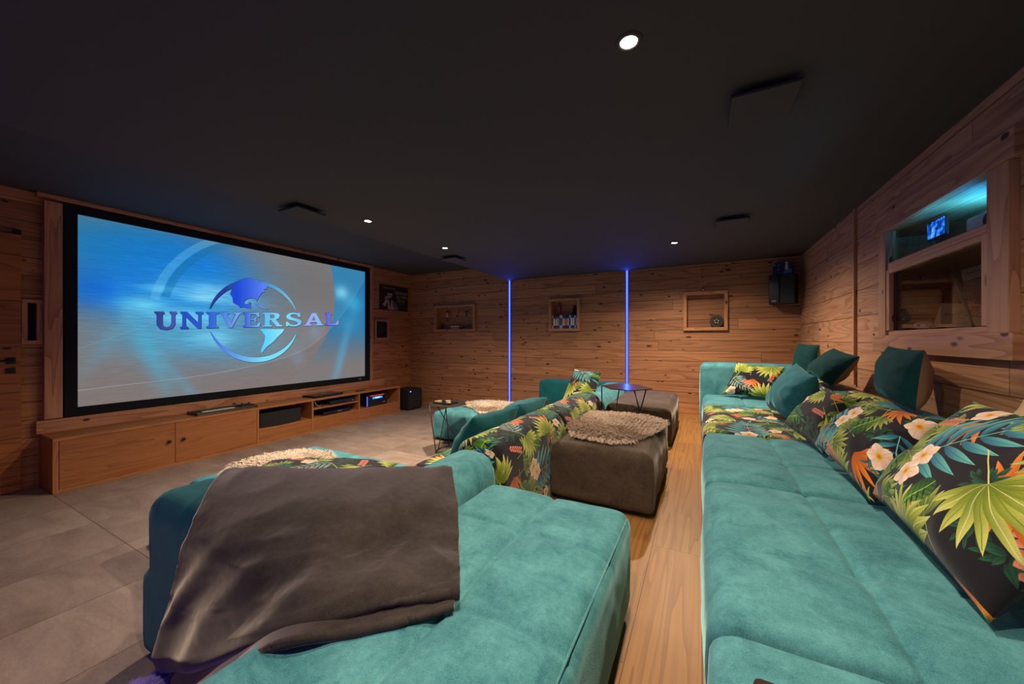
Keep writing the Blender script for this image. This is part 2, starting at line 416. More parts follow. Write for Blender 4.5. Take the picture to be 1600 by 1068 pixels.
def make_screen(W=1920, H=1056):
    t, s = np.meshgrid((np.arange(H) + .5) / H, (np.arange(W) + .5) / W, indexing='ij')   # row 0 is the bottom
    rs = np.random.RandomState(8)
    def G(cs, ct, ws, wt, rot=0.):
        ca, sa = math.cos(rot), math.sin(rot)
        ds, dt = (s - cs) * 1.8, (t - ct)
        return np.exp(-(((ds * ca + dt * sa) / (ws * 1.8)) ** 2 + ((-ds * sa + dt * ca) / wt) ** 2))
    img = np.empty((H, W, 3)); img[:] = srgb(124, 114, 112)
    img *= (1 - .12 * G(.68, .8, .3, .3))[..., None]
    def mix(m, c):
        nonlocal img
        m = np.clip(m, 0, 1)[..., None]; img = img * (1 - m) + np.array(srgb(*c)) * m
    mix(.75 * G(.05, .95, .25, .25), (84, 120, 124))
    mix(1.0 * G(.14, .78, .15, .2), (8, 118, 200))
    mix(.85 * G(.12, .86, .25, .14), (20, 116, 180))
    mix(1.0 * G(.09, .62, .16, .12), (6, 96, 206))
    mix(.95 * G(.29, .8, .17, .18), (10, 112, 204))
    mix(.9 * G(.29, .56, .2, .26), (40, 146, 220))
    mix(.8 * G(.28, .36, .2, .12), (76, 164, 204))
    mix(.5 * G(.42, .3, .15, .12), (66, 140, 180))
    mix(.85 * G(.14, .55, .055, .05), (104, 214, 250))
    mix(.85 * G(.18, .655, .05, .022), (90, 200, 250))
    mix(.8 * G(.32, .67, .08, .05), (120, 206, 250))
    mix(.8 * G(.25, .49, .1, .05), (120, 216, 250)); mix(.7 * G(.30, .62, .06, .03), (150, 226, 252))
    mix(.7 * G(.33, .36, .07, .06), (120, 214, 246))
    mix(.6 * G(.42, .62, .07, .04), (96, 190, 240))
    mix(.55 * G(.15, .3, .028, .3, .32), (70, 176, 214))
    mix(.4 * G(.23, .1, .02, .25, .6), (84, 160, 196))
    mix(.35 * G(.08, .4, .02, .25, -.5), (90, 160, 190))
    mix(.4 * G(.72, .42, .035, .08, .3), (126, 150, 190))
    mix(.4 * G(.64, .2, .03, .06), (124, 150, 186))
    # fine horizontal brushing
    n = rs.rand(H, 40); xi = np.linspace(0, 39, W); i0 = np.clip(xi.astype(int), 0, 38); f = xi - i0
    st = n[:, i0] * (1 - f) + n[:, i0 + 1] * f
    m = (G(.28, .55, .28, .36) + .3)
    img *= (1 + (st - .5) * .3 * m)[..., None]
    # curved band on the right
    edge = .823 - .9 * (t - .68) ** 2 * np.where(t > .68, .25, .55)
    right = 1 / (1 + np.exp(-np.clip((s - edge) * 900, -60, 60)))
    blue = np.empty_like(img); blue[:] = srgb(16, 120, 184)
    bmask = right * np.clip((t - .12) / .35, 0, 1)
    img = img * (1 - .8 * bmask[..., None]) + blue * .8 * bmask[..., None]
    mix(right * .8 * G(.86, .77, .04, .06), (130, 220, 250)); mix(right * .6 * G(.93, .68, .05, .08), (70, 190, 226))
    mix(right * .5 * G(.9, .5, .08, .1), (70, 150, 184))
    mix(right * .7 * G(.845, .12, .02, .26, -.28), (100, 180, 226)); mix(right * .5 * G(.87, .3, .02, .3, -.35), (60, 150, 200))
    mix(right * .5 * np.clip(1 - t * 2.2, 0, 1), (120, 122, 124))
    def ring(cs, ct, R, w, c, al, a0=-9, a1=9):
        ds, dt = (s - cs) * 1.817, t - ct
        d = np.hypot(ds, dt); an = np.arctan2(dt, ds)
        mix(al * np.clip((w - np.abs(d - R)) / .002, 0, 1) * (an > a0) * (an < a1), c)
    ring(.50, .47, .62, .022, (120, 196, 232), .35, 1.5, 2.95); ring(.50, .47, .575, .02, (20, 110, 160), .45, 1.7, 2.9)
    # long thin sweep under the logo
    q = .085 + .1 * s + .55 * np.clip(s - .2, 0, 1) ** 2.2 + np.clip(s - .6, 0, 1) ** 2 * 2.6
    mix(.5 * np.clip(1 - np.abs(t - q) / .003, 0, 1), (176, 200, 214))
    mix(.14 * (t > q) * np.clip((s - .3) * 4, 0, 1), (150, 190, 200))
    q2 = .42 - .32 * (s - .02)
    mix(.15 * np.clip(1 - np.abs(t - (.3 + .9 * s)) / .004, 0, 1) * (s < .2), (190, 210, 220))
    r = Raster(W, H, (0, 0, 0)); r.a = img.astype(np.float32)
    # globe outline: crescents above and below the word
    cs, ct, R = .476, .484, .300
    def cres(a0, a1, w0, sgn):
        o, i = [], []
        for j in range(61):
            a = a0 + (a1 - a0) * j / 60; w = w0 * math.sin(math.pi * j / 60) ** .8 + .002
            o.append(((cs + R * math.cos(a) / 1.817) * W, (ct + R * math.sin(a)) * H))
            i.append(((cs + (R - w) * math.cos(a) / 1.817) * W, (ct + (R - w) * math.sin(a)) * H))
        return o + i[::-1]
    def grad(c0, c1, x0, x1):
        def f(X, Y):
            k = np.clip((X - x0 * W) / ((x1 - x0) * W), 0, 1)[..., None]
            return np.array(srgb(*c0)) * (1 - k) + np.array(srgb(*c1)) * k
        return f
    def sh(pts, col, d=3.5):
        r.poly([(x + d * .7, y - d) for x, y in pts], srgb(40, 36, 48)); r.poly([(x - d * .5, y + d * .5) for x, y in pts], srgb(30, 60, 110)); r.poly(pts, col)
    sh(cres(.32, 2.92, .030, 1), grad((32, 60, 150), (110, 190, 220), .36, .6))
    sh(cres(-.28, -2.86, .034, -1), grad((70, 110, 220), (120, 220, 246), .32, .5))
    NA = [(.385, .69), (.392, .735), (.415, .77), (.44, .79), (.47, .785), (.478, .768), (.492, .775), (.503, .762), (.512, .748), (.51, .728), (.498, .722), (.503, .705), (.492, .695), (.484, .672), (.478, .655), (.473, .625), (.469, .645), (.455, .648), (.443, .644), (.432, .632), (.426, .612), (.432, .6), (.444, .604), (.446, .618), (.452, .616), (.45, .596), (.453, .577), (.44, .575), (.425, .58), (.412, .575), (.404, .592), (.39, .605), (.388, .64), (.38, .66)]
    CA = [(.468, .612), (.486, .602), (.5, .585), (.515, .58), (.512, .574), (.496, .577), (.48, .592), (.466, .604)]
    SA = [(.484, .428), (.582, .432), (.574, .404), (.555, .372), (.54, .34), (.53, .322), (.512, .298), (.5, .272), (.494, .25), (.487, .262), (.49, .29), (.498, .32), (.502, .35), (.503, .38), (.494, .405)]
    for P, c in ((NA, grad((24, 70, 210), (90, 130, 240), .4, .5)), (CA, grad((90, 130, 230), (120, 150, 240), .46, .52)), (SA, grad((80, 200, 246), (140, 226, 250), .48, .57))):
        sh([(x * W, y * H) for x, y in P], c)
    # flared serif letters, unit box 0..1
    LET = {
     'U': [[(0,1),(.42,1),(.42,.9),(.34,.87),(.34,.3),(.42,.13),(.56,.1),(.7,.16),(.76,.3),(.76,.87),(.67,.9),(.67,1),(1,1),(1,.9),(.92,.87),(.92,.28),(.8,.05),(.5,-.03),(.2,.05),(.09,.25),(.09,.87),(0,.9)]],
     'N': [[(0,1),(.3,1),(.78,.36),(.78,.87),(.66,.9),(.66,1),(1,1),(1,.9),(.91,.87),(.91,0),(.74,0),(.22,.7),(.22,.13),(.34,.1),(.34,0),(0,0),(0,.1),(.09,.13),(.09,.87),(0,.9)]],
     'I': [[(0,1),(1,1),(1,.9),(.78,.86),(.78,.14),(1,.1),(1,0),(0,0),(0,.1),(.22,.14),(.22,.86),(0,.9)]],
     'V': [[(0,1),(.44,1),(.44,.9),(.34,.88),(.55,.3),(.75,.88),(.64,.9),(.64,1),(1,1),(1,.9),(.93,.88),(.58,0),(.43,0),(.08,.88),(0,.9)]],
     'E': [[(0,1),(.92,1),(.95,.7),(.84,.7),(.74,.87),(.42,.87),(.42,.58),(.62,.6),(.68,.7),(.76,.7),(.76,.36),(.68,.36),(.62,.47),(.42,.47),(.42,.13),(.76,.13),(.88,.32),(1,.32),(.95,0),(0,0),(0,.1),(.12,.13),(.12,.87),(0,.9)]],
     'R': [[(0,1),(.6,1),(.8,.94),(.87,.76),(.8,.57),(.66,.5),(.86,.13),(1,.1),(1,0),(.72,0),(.42,.47),(.36,.47),(.36,.13),(.47,.1),(.47,0),(0,0),(0,.1),(.1,.13),(.1,.87),(0,.9)], 'hole', [(.36,.87),(.55,.87),(.62,.74),(.54,.6),(.36,.58)]],
     'S': [[(.86,1),(.9,.68),(.8,.68),(.68,.84),(.48,.9),(.33,.84),(.3,.74),(.42,.64),(.78,.52),(.94,.4),(.96,.22),(.86,.06),(.62,-.03),(.38,-.01),(.2,.06),(.16,0),(.06,0),(.04,.34),(.14,.34),(.28,.15),(.5,.09),(.68,.14),(.73,.26),(.6,.36),(.24,.48),(.07,.62),(.07,.8),(.2,.96),(.46,1.03),(.7,.97),(.76,1)]],
     'A': [[(.4,1),(.62,1),(.93,.12),(1,.1),(1,0),(.6,0),(.6,.1),(.7,.13),(.65,.27),(.35,.27),(.3,.13),(.4,.1),(.4,0),(0,0),(0,.1),(.08,.12)], 'hole', [(.39,.4),(.61,.4),(.5,.76)]],
     'L': [[(0,1),(.5,1),(.5,.9),(.38,.87),(.38,.14),(.72,.14),(.86,.36),(.98,.36),(.94,0),(0,0),(0,.1),(.1,.13),(.1,.87),(0,.9)]]}
    word = [('U', .166, .222, (44, 62, 140), (70, 90, 180)), ('N', .232, .296, (34, 74, 190), (40, 90, 200)), ('I', .306, .342, (40, 90, 210), (60, 120, 220)), ('V', .345, .416, (70, 120, 220), (130, 170, 240)), ('E', .424, .486, (60, 90, 220), (120, 190, 240)),
            ('R', .494, .573, (90, 180, 236), (130, 220, 250)), ('S', .584, .660, (130, 220, 246), (110, 190, 240)), ('A', .668, .760, (160, 160, 240), (130, 190, 240)), ('L', .770, .846, (80, 90, 220), (170, 160, 230))]
    for ch, s0, s1, c0, c1 in word:
        P = LET[ch]
        def mp(q): return [((s0 + x * (s1 - s0)) * W, (.410 + .105 * (s0 + x * (s1 - s0) - .18) + y * .106) * H) for x, y in q]
        bgcopy = r.a.copy()
        sh(mp(P[0]), grad(c0, c1, s0, s1), 4)
        if len(P) > 1:
            g = mp(P[2]); base = bgcopy
            X0 = int(min(p[0] for p in g)) ; Y0 = int(min(p[1] for p in g))
            r.poly(g, lambda X, Y: base[np.clip(Y.astype(int), 0, H - 1), np.clip(X.astype(int), 0, W - 1)])
    return np.clip(r.a, 0, 1)
# ---------------------------------------------------------------- materials
M = {}
LARCH_L, LARCH_D = lin(186, 132, 92), lin(126, 74, 42)
M['wall_back'] = wood('larch_planks_back', lin(194, 136, 92), lin(136, 82, 48), plank=.155, joint=2.9, knots=.85, ring=8, tintvar=.34, vscale=7.)
M['wall_left'] = wood('larch_planks_left', lin(196, 130, 78), lin(134, 76, 38), plank=.17, joint=3.1, knots=.6, ring=9)
M['wall_right'] = wood('larch_planks_right', lin(202, 152, 112), lin(142, 92, 60), plank=.215, joint=2.3, knots=.4, ring=13, tintvar=.3)
M['timber'] = wood('larch_timber', lin(202, 152, 112), lin(146, 94, 62), knots=.55, ring=12, tintvar=.2)
M['frame_wood'] = wood('larch_frame', lin(212, 152, 104), lin(146, 88, 52), knots=.3, ring=10, tintvar=.2)
M['cabinet'] = wood('oak_cabinet', lin(190, 124, 66), lin(142, 84, 40), knots=.0, ring=16, tintvar=.2, vscale=9)
M['cabinet_front'] = wood('oak_cabinet_front', lin(176, 112, 58), lin(134, 78, 36), knots=.0, ring=14, tintvar=.15, vscale=10)
M['door_wood'] = wood('door_larch', lin(190, 116, 54), lin(134, 72, 28), plank=.42, joint=0, knots=.3, ring=9, tintvar=.25)
M['floor_wood'] = wood('oak_floor', lin(172, 122, 68), lin(130, 86, 42), plank=.235, joint=2.2, knots=.06, ring=7, tintvar=.22, gapw=.0018, rough=.45, vscale=11.)
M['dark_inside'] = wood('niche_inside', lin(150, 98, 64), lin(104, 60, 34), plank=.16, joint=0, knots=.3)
M['black'] = plain('matt_black', (.012, .012, .014), .7)
M['black_velvet'] = plain('black_velour_border', (.006, .007, .009), .95)
M['black_gloss'] = plain('black_gloss_plastic', (.012, .012, .015), .22)
M['speaker_cloth'] = plain('speaker_cloth', (.018, .017, .017), .95)
M['metal_black'] = plain('powder_coated_steel', (.03, .026, .022), .42, .6)
M['bronze'] = plain('bronze_steel', (.09, .068, .048), .4, .7)
M['white'] = plain('white_plastic', (.62, .62, .64), .5)
M['chrome'] = plain('chrome', (.7, .7, .72), .2, 1.)
M['red'] = plain('red_paint', (.36, .012, .01), .35)
M['ceiling'] = plain('charcoal_paint', (.062, .054, .048), .85)
M['beige'] = plain('beige_linen', lin(150, 116, 88), .9)
M['knit'] = plain('cream_knit', lin(196, 168, 130), .95)
M['teal'] = velvet('teal_velvet', lin(20, 90, 102), lin(106, 176, 180))
M['teal_dark'] = velvet('deep_teal_velvet', lin(0, 38, 42), lin(6, 66, 66), .25, (.1, .6, .6))
M['teal_mid'] = velvet('sea_teal_velvet', lin(14, 80, 92), lin(54, 128, 138), .4)
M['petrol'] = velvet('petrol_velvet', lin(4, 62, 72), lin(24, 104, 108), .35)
M['taupe'] = velvet('taupe_velvet', lin(50, 40, 32), lin(104, 88, 72), .35, (.8, .7, .6), 5.)
M['blanket'] = velvet('grey_plush', lin(14, 12, 13), lin(70, 62, 58), .85, (.9, .8, .72), 5.)
M['moss'] = velvet('moss_velvet', lin(24, 24, 16), lin(54, 50, 34), .3, (.6, .6, .4))
M['led'] = glow('blue_led', (.015, .04, 1.0), 2.2)
M['led_core'] = glow('blue_led_core', (.16, .30, 1.0), 1.5)
M['warm_lamp'] = glow('warm_lamp', (1.0, .80, .55), 26.)

FL = .95
floral_img = make_floral()
M['floral'] = image_mat('tropical_print', floral_img)
M['screen'] = image_mat('projected_picture', make_screen(), emit=1.0, fabric=False)

def tile_mat():
    t = NT('grey_stone_tiles'); u, v, _ = t.sep(t.uv())
    px, py = .60, 1.20
    U = t.math('DIVIDE', t.math('ADD', u, 4.11 + 6.), px); V = t.math('DIVIDE', t.math('ADD', v, 12. - .985), py)
    iu, iv = t.math('FLOOR', U), t.math('FLOOR', V); fu, fv = t.math('FRACT', U), t.math('FRACT', V)
    r = t.rand(iu, iv)
    vec = t.comb(t.math('ADD', u, t.math('MULTIPLY', r, 17.)), t.math('ADD', t.math('MULTIPLY', v, 2.2), t.math('MULTIPLY', r, 9.)))
    a = t.noise(vec, 2.2, 6, .65, .8); b = t.noise(vec, 34, 5, .7); sp = t.noise(vec, 160, 2, .6)
    f = t.math('ADD', t.math('MULTIPLY', a, .8), t.math('ADD', t.math('MULTIPLY', b, .35), t.math('MULTIPLY', sp, .15)))
    f = t.math('MULTIPLY', t.math('SUBTRACT', f, .38), 1.9)
    col = t.mix(f, lin(120, 100, 88), lin(176, 156, 140))
    tv = t.math('ADD', .86, t.math('MULTIPLY', r, .26))
    sn = t.n('ShaderNodeVectorMath', operation='SCALE'); t.put(sn.inputs[0], col); t.put(sn.inputs[3], tv)
    eu = t.math('MULTIPLY', t.math('MINIMUM', fu, t.math('SUBTRACT', 1., fu)), px); ev = t.math('MULTIPLY', t.math('MINIMUM', fv, t.math('SUBTRACT', 1., fv)), py)
    g = t.math('LESS_THAN', t.math('MINIMUM', eu, ev), .0022)
    col = t.mix(t.math('MULTIPLY', g, .85), sn.outputs[0], lin(66, 50, 40))
    t.bump(t.math('SUBTRACT', t.math('MULTIPLY', b, .4), g), .25, .003)
    return t.set(Base_Color=col, Roughness=.55)
M['tiles'] = tile_mat()

def fur_mat(name, c1, c2, c3):
    t = NT(name); v = t.sep(t.uv())[1]; f = t.noise(t.ob(), 14, 3, .6); g = t.noise(t.ob(), 240, 1)
    col = t.mix(t.math('ADD', t.math('MULTIPLY', f, .7), t.math('MULTIPLY', g, .4)), c1, c2)
    col = t.mix(t.math('MULTIPLY', v, .55), col, c3)
    return t.set(Base_Color=col, Roughness=.85, Sheen_Weight=.2, Specular_IOR_Level=.2)
M['fur_grey'] = fur_mat('grey_brown_fur', lin(128, 104, 86), lin(204, 180, 158), lin(232, 210, 184))
M['fur_cream'] = fur_mat('cream_fur', lin(186, 160, 132), lin(238, 220, 196), lin(250, 238, 220))
M['fur_led_tint'] = fur_mat('led_tinted_fur', lin(120, 96, 200), lin(180, 160, 240), lin(200, 180, 250))  # white fur with the blue strip light painted into its colour

def glass_mat():
    t = NT('clear_glass')
    tr = t.n('ShaderNodeBsdfTransparent'); tr.inputs[0].default_value = (.93, .96, .96, 1)
    gl = t.n('ShaderNodeBsdfGlossy'); gl.inputs['Roughness'].default_value = .01
    lw = t.n('ShaderNodeLayerWeight'); lw.inputs[0].default_value = .5
    fr = t.math('ADD', .03, t.math('MULTIPLY', t.math('POWER', lw.outputs['Facing'], 5.), .9))
    mx = t.n('ShaderNodeMixShader'); t.put(mx.inputs[0], fr)
    t.t.links.new(tr.outputs[0], mx.inputs[1]); t.t.links.new(gl.outputs[0], mx.inputs[2]); t.t.links.new(mx.outputs[0], t.out.inputs[0])
    return t.m
M['glass'] = glass_mat()

# ---------------------------------------------------------------- the room shell
XL, XR, YB, YF = -5.625, 1.15, 6.0, -1.0
ZLOW, ZHIGH, STONE = 2.2, 2.495, -0.30
XSTEP = -0.94            # edge of the raised wooden platform
XBULK = -3.19            # edge of the lowered ceiling

def wall_grid(name, mat, axis, pos, lo, hi, z0, z1, holes=(), thick=.06, sign=1):
    """wall on plane axis=pos from lo..hi and z0..z1 with rectangular holes (a0,a1,z0,z1); thickness goes away from the room"""
    b = MB()
    A = sorted({lo, hi, *[h[0] for h in holes], *[h[1] for h in holes]})
    Z = sorted({z0, z1, *[h[2] for h in holes], *[h[3] for h in holes]})
    def P(a, z, d): return (pos + sign * d, a, z) if axis == 0 else (a, pos + sign * d, z)
    for a0, a1 in zip(A, A[1:]):
        for q0, q1 in zip(Z, Z[1:]):
            ca, cz = (a0 + a1) / 2, (q0 + q1) / 2
            if any(h[0] < ca < h[1] and h[2] < cz < h[3] for h in holes): continue
            for d in (0, thick):
                b.quad(P(a0, q0, d), P(a1, q0, d), P(a1, q1, d), P(a0, q1, d), (a0, q0), (a1, q0), (a1, q1), (a0, q1))
    for (a0, a1, q0, q1) in list(holes) + [(lo, hi, z0, z1)]:
        for (p, q) in (((a0, q0), (a1, q0)), ((a1, q0), (a1, q1)), ((a1, q1), (a0, q1)), ((a0, q1), (a0, q0))):
            b.quad(P(*p, 0), P(*q, 0), P(*q, thick), P(*p, thick), (0, 0), (abs(p[0] - q[0]) + abs(p[1] - q[1]), 0), (abs(p[0] - q[0]) + abs(p[1] - q[1]), thick), (0, thick))
    o = b.build(name, mat); tag(o, kind='structure'); return o

NICHES = [(-4.935, -3.932, 1.262, 1.794), (-2.385, -1.827, 1.243, 1.808), (-0.246, 0.322, 1.230, 1.795)]
FR = .045
wall_grid('wall_back', M['wall_back'], 1, YB, XL, XR, STONE, ZHIGH, [(a + .02, b - .02, c + .02, d - .02) for a, b, c, d in NICHES], .14, 1)
wall_grid('wall_left', M['wall_left'], 0, XL, YF, YB + .14, STONE, ZHIGH, [(5.03, 5.31, 1.13, 1.455), (.90, 1.00, 1.08, 1.455)], .10, -1)
CASE = (2.40, 3.405)
wall_grid('wall_right', M['wall_right'], 0, XR, YF, YB + .14, 0.0, ZLOW + .05, [(CASE[0], CASE[1], 1.158, 1.575), (CASE[0], CASE[1], 1.62, 1.84)], .02, 1)
wall_grid('wall_front', M['wall_back'], 1, YF, XL, XR, STONE, ZHIGH, [], .1, -1)
b = MB(); b.quad((XL, YF, STONE), (XSTEP, YF, STONE), (XSTEP, YB, STONE), (XL, YB, STONE), (XL, YF), (XSTEP, YF), (XSTEP, YB), (XL, YB))
tag(b.build('floor', M['tiles']), kind='structure')
b = MB()
b.quad((XSTEP, YF, 0), (XR, YF, 0), (XR, YB, 0), (XSTEP, YB, 0), (YF, XSTEP), (YF, XR), (YB, XR), (YB, XSTEP))
b.quad((XSTEP, YF, 0), (XSTEP, YB, 0), (XSTEP, YB, STONE), (XSTEP, YF, STONE), (YF, 0), (YB, 0), (YB, STONE), (YF, STONE))
tag(b.build('floor', M['floor_wood']), kind='structure')
b = MB()
b.box(XBULK, XR + .1, YF - .1, YB + .1, ZLOW, ZLOW + .4, grain=1)
tag(b.build('ceiling', M['ceiling']), kind='structure')
b = MB(); b.box(XL - .1, XBULK + .05, YF - .1, YB + .1, ZHIGH, ZHIGH + .1, grain=1)
tag(b.build('ceiling', M['ceiling']), kind='structure')
# timber trim
def trim(n, dims, m='timber', **k): return tag(boxobj('trim_%d' % n, dims, M[m], **k), kind='structure')
trim(1, (XR - .022, XR, 4.035, 4.07, .72, ZLOW), 'timber')                       # thin upright batten on the right wall
trim(2, (XL, XL + .07, 1.005, 1.118, .335, 2.43), 'frame_wood')                  # post left of the screen
trim(3, (XL, XL + .09, .96, 4.90, 2.455, 2.493), 'frame_wood')                   # board over the screen
trim(4, (XL, XL + .055, .96, 5.20, .20, .325), 'frame_wood')                      # board under the screen
trim(5, (XL, XL + .05, 4.855, 4.93, .325, 2.45), 'frame_wood')

# door in the left wall
d = boxobj('door_1', (XL, XL + .045, -.04, .875, STONE + .006, 2.066), M['door_wood'], bevel=.002, grain=1); tag(d, kind='structure')
h = MB(); h.box(XL + .045, XL + .055, .79, .845, .88, .935); h.tube([(XL + .055, .815, .908), (XL + .10, .815, .908), (XL + .10, .66, .908)], .009, 10)
h.build('door_handle', M['metal_black'], d, bevel=.001)
h = MB(); h.box(XL + .045, XL + .055, .79, .845, .79, .84); h.lathe((XL + .055, .817, .815), [(.010, 0), (.010, .004), (.003, .004), (0, .003)], 14, 'x')
h.build('lock_plate', M['metal_black'], d, bevel=.001)
h = MB(); h.box(XL, XL + .06, .835, .875, 2.07, 2.11); h.build('door_closer', M['metal_black'], d, bevel=.001)

# ---------------------------------------------------------------- showcase window in the right wall (two panes over recesses)
w = tag(boxobj('window_1', (1.128, 1.20, CASE[0] - .001, CASE[1] + .001, 1.575, 1.62), M['timber'], bevel=.003), kind='structure')
def wp(name, dims, m='timber', **k): return boxobj(name, dims, M[m], w, **k)
wp('window_frame', (1.13, 1.16, CASE[0], CASE[1], 1.128, 1.158))
wp('window_frame', (1.115, 1.152, CASE[1], CASE[1] + .105, 1.128, 1.84), grain=2)
wp('window_frame', (1.115, 1.152, 2.27, CASE[0], 1.128, 1.84), grain=2)
wp('casement', (1.12, 1.145, CASE[0] + .002, CASE[0] + .045, 1.16, 1.573), grain=2)
wp('casement', (1.12, 1.145, CASE[1] - .045, CASE[1] - .002, 1.16, 1.573), grain=2)
wp('casement', (1.12, 1.145, CASE[0] + .045, CASE[1] - .045, 1.545, 1.573))
wp('window_sill', (1.105, 1.152, 2.23, 3.58, 1.014, 1.128))
wp('lintel', (1.105, 1.152, 2.22, 3.58, 1.84, 1.955))
wp('lintel_trim', (1.135, 1.152, 1.2, 3.60, 1.955, 2.03))
wp('glass_pane', (1.150, 1.154, CASE[0] + .045, CASE[1] - .045, 1.165, 1.545), 'glass', bevel=0)
wp('glass_pane', (1.150, 1.154, CASE[0] + .002, CASE[1] - .002, 1.622, 1.838), 'glass', bevel=0)
# recess boxes
def recess(name, x0, x1, y0, y1, z0, z1, mat, parent=None, open_side='x0'):
    b = MB()
    b.quad((x1, y0, z0), (x1, y1, z0), (x1, y1, z1), (x1, y0, z1), (y0, z0), (y1, z0), (y1, z1), (y0, z1))
    for z in (z0, z1): b.quad((x0, y0, z), (x0, y1, z), (x1, y1, z), (x1, y0, z), (y0, x0), (y1, x0), (y1, x1), (y0, x1))
    for y in (y0, y1): b.quad((x0, y, z0), (x1, y, z0), (x1, y, z1), (x0, y, z1), (z0, x0), (z0, x1), (z1, x1), (z1, x0))
    return b.build(name, mat, parent)
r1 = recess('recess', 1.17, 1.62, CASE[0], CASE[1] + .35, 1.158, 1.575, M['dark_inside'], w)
r2 = recess('projector_recess', 1.17, 1.50, CASE[0] - .3, CASE[1] + .3, 1.62, 1.852, M['timber'], w)
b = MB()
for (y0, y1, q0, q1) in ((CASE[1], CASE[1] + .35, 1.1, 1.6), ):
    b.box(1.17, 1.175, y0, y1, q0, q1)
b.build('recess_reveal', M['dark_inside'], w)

# ---------------------------------------------------------------- screen
s = thing('projection_screen', 'huge projection screen in a black velour border showing a blue globe logo', 'screen', (XL, 2.98, 1.39))
x0 = XL + .002
b = MB()
b.box(x0, x0 + .06, 1.127, 1.217, .335, 2.45); b.box(x0, x0 + .06, 4.742, 4.848, .335, 2.45)
b.box(x0, x0 + .06, 1.217, 4.742, 2.36, 2.45); b.box(x0, x0 + .06, 1.217, 4.742, .335, .42)
b.build('border', M['black_velvet'], s, bevel=.004)
b = MB(); xs = XL + .045
b.quad((xs, 1.217, .42), (xs, 4.742, .42), (xs, 4.742, 2.36), (xs, 1.217, 2.36), (0, 0), (1, 0), (1, 1), (0, 1))
b.box(x0, xs - .002, 1.217, 4.742, .42, 2.36)
me = b.mesh()
o = obj('screen_surface', me, [M['screen'], M['black']], s)
for p in me.polygons: p.material_index = 0 if abs(p.normal.x) > .5 and abs(p.center.x - xs) < 1e-3 else 1
# the quad must face the room
def text_mesh(name, txt, size, loc, rot, m, parent, extrude=.0006, spacing=1.0):
    cu = bpy.data.curves.new('t', 'FONT'); cu.body = txt; cu.size = size; cu.extrude = extrude; cu.align_x = 'CENTER'; cu.align_y = 'CENTER'; cu.space_character = spacing
    t = bpy.data.objects.new('t', cu); C.objects.link(t)
    dg = bpy.context.evaluated_depsgraph_get(); me = bpy.data.meshes.new_from_object(t.evaluated_get(dg))
    C.objects.unlink(t); bpy.data.objects.remove(t)
    me.transform(Matrix.LocRotScale(Vector(loc), rot, None)); me.materials.clear()
    return obj(name, me, m, parent)
from mathutils import Euler
FACE_X = Euler((R(90), 0, R(90)))     # text facing +X
FACE_YN = Euler((R(90), 0, 0))        # text facing -Y
FACE_XN = Euler((R(90), 0, R(-90)))
text_mesh('brand_tag', 'oray', .035, (x0 + .061, 4.62, .378), FACE_X, M['white'], s)

# ---------------------------------------------------------------- media cabinet
CX0, CX1, CY0, CY1, CZ0, CZ1 = XL + .005, -5.19, .985, 5.24, STONE, .20
k = thing('media_cabinet', 'long low light-wood media cabinet under the projection screen', 'cabinet', (-5.4, 3.1, STONE))
def cp(name, dims, m='cabinet', **kw): return boxobj(name, dims, M[m], k, bevel=.0015, **kw)
cp('top_panel', (CX0 + .04, CX1 + .005, CY0, CY1, .172, .20))
cp('side_panel', (CX0 + .0, CX1, CY0, CY0 + .035, CZ0, .172), grain=2)
cp('side_panel', (CX0, CX1, CY1 - .03, CY1, CZ0, .172), grain=2)
for y in (2.685, 3.445, 4.285): cp('divider', (CX0, CX1, y, y + .025, CZ0 + .03, .172), grain=2)
cp('back_panel', (CX0, CX0 + .012, CY0 + .035, CY1 - .03, CZ0 + .03, .172), grain=1)
cp('plinth', (CX0 + .02, CX1 - .004, CY0 + .035, CY1 - .03, CZ0, CZ0 + .03))
cp('shelf', (CX0, CX1 - .002, 2.71, CY1 - .03, -.115, -.093))
cp('shelf', (CX0, CX1 - .006, 3.47, 4.285, .035, .055))
for y0, y1 in ((2.71, 3.445), (3.47, 4.285), (4.31, 5.21)):
    cp('drawer_front', (CX1 - .022, CX1 - .002, y0 + .002, y1 - .002, CZ0 + .032, -.117), 'cabinet_front', grain=1)
for y0, y1, ky in ((1.024, 1.846, 1.79), (1.850, 2.681, 1.915)):
    d = cp('door', (CX1 - .022, CX1 - .001, y0, y1, CZ0 + .032, .169), 'cabinet_front', grain=1)
    b = MB(); b.lathe((CX1 - .001, ky, -.02), [(.0, 0), (.007, .0), (.007, .012), (.016, .016), (.017, .026), (.0, .028)], 18, 'x'); b.build('knob', M['metal_black'], d, smooth=True)

# things in and on the cabinet
c = thing('centre_speaker', 'long black centre speaker with curved cloth front in the cabinet opening', 'speaker', (-5.35, 3.04, -.093))
b = MB(); b.box(-5.50, -5.27, 2.76, 3.33, -.092, .10); b.build('speaker_body', M['black'], c, bevel=.01)
b = MB(); pts = [(-5.27, 2.765)] + [(-5.27 + .055 * math.sin(math.pi * i / 16), 2.765 + .56 * i / 16) for i in range(17)] + [(-5.27, 3.325)]
b.prism(pts, 2, -.088, .096); b.build('speaker_grille', M['speaker_cloth'], c, bevel=.003)
c = thing('av_receiver', 'black amplifier with lit blue display in the right cabinet opening', 'amplifier', (-5.35, 4.70, -.093))
b = MB(); b.box(-5.50, -5.215, 4.47, 4.94, -.085, .115); b.build('housing', M['black_gloss'], c, bevel=.006)
for y in (4.52, 4.89):
    for x in (-5.46, -5.25): b = MB(); b.lathe((x, y, -.093), [(0, 0), (.014, 0), (.014, .01), (0, .01)], 12); b.build('foot', M['black'], c)
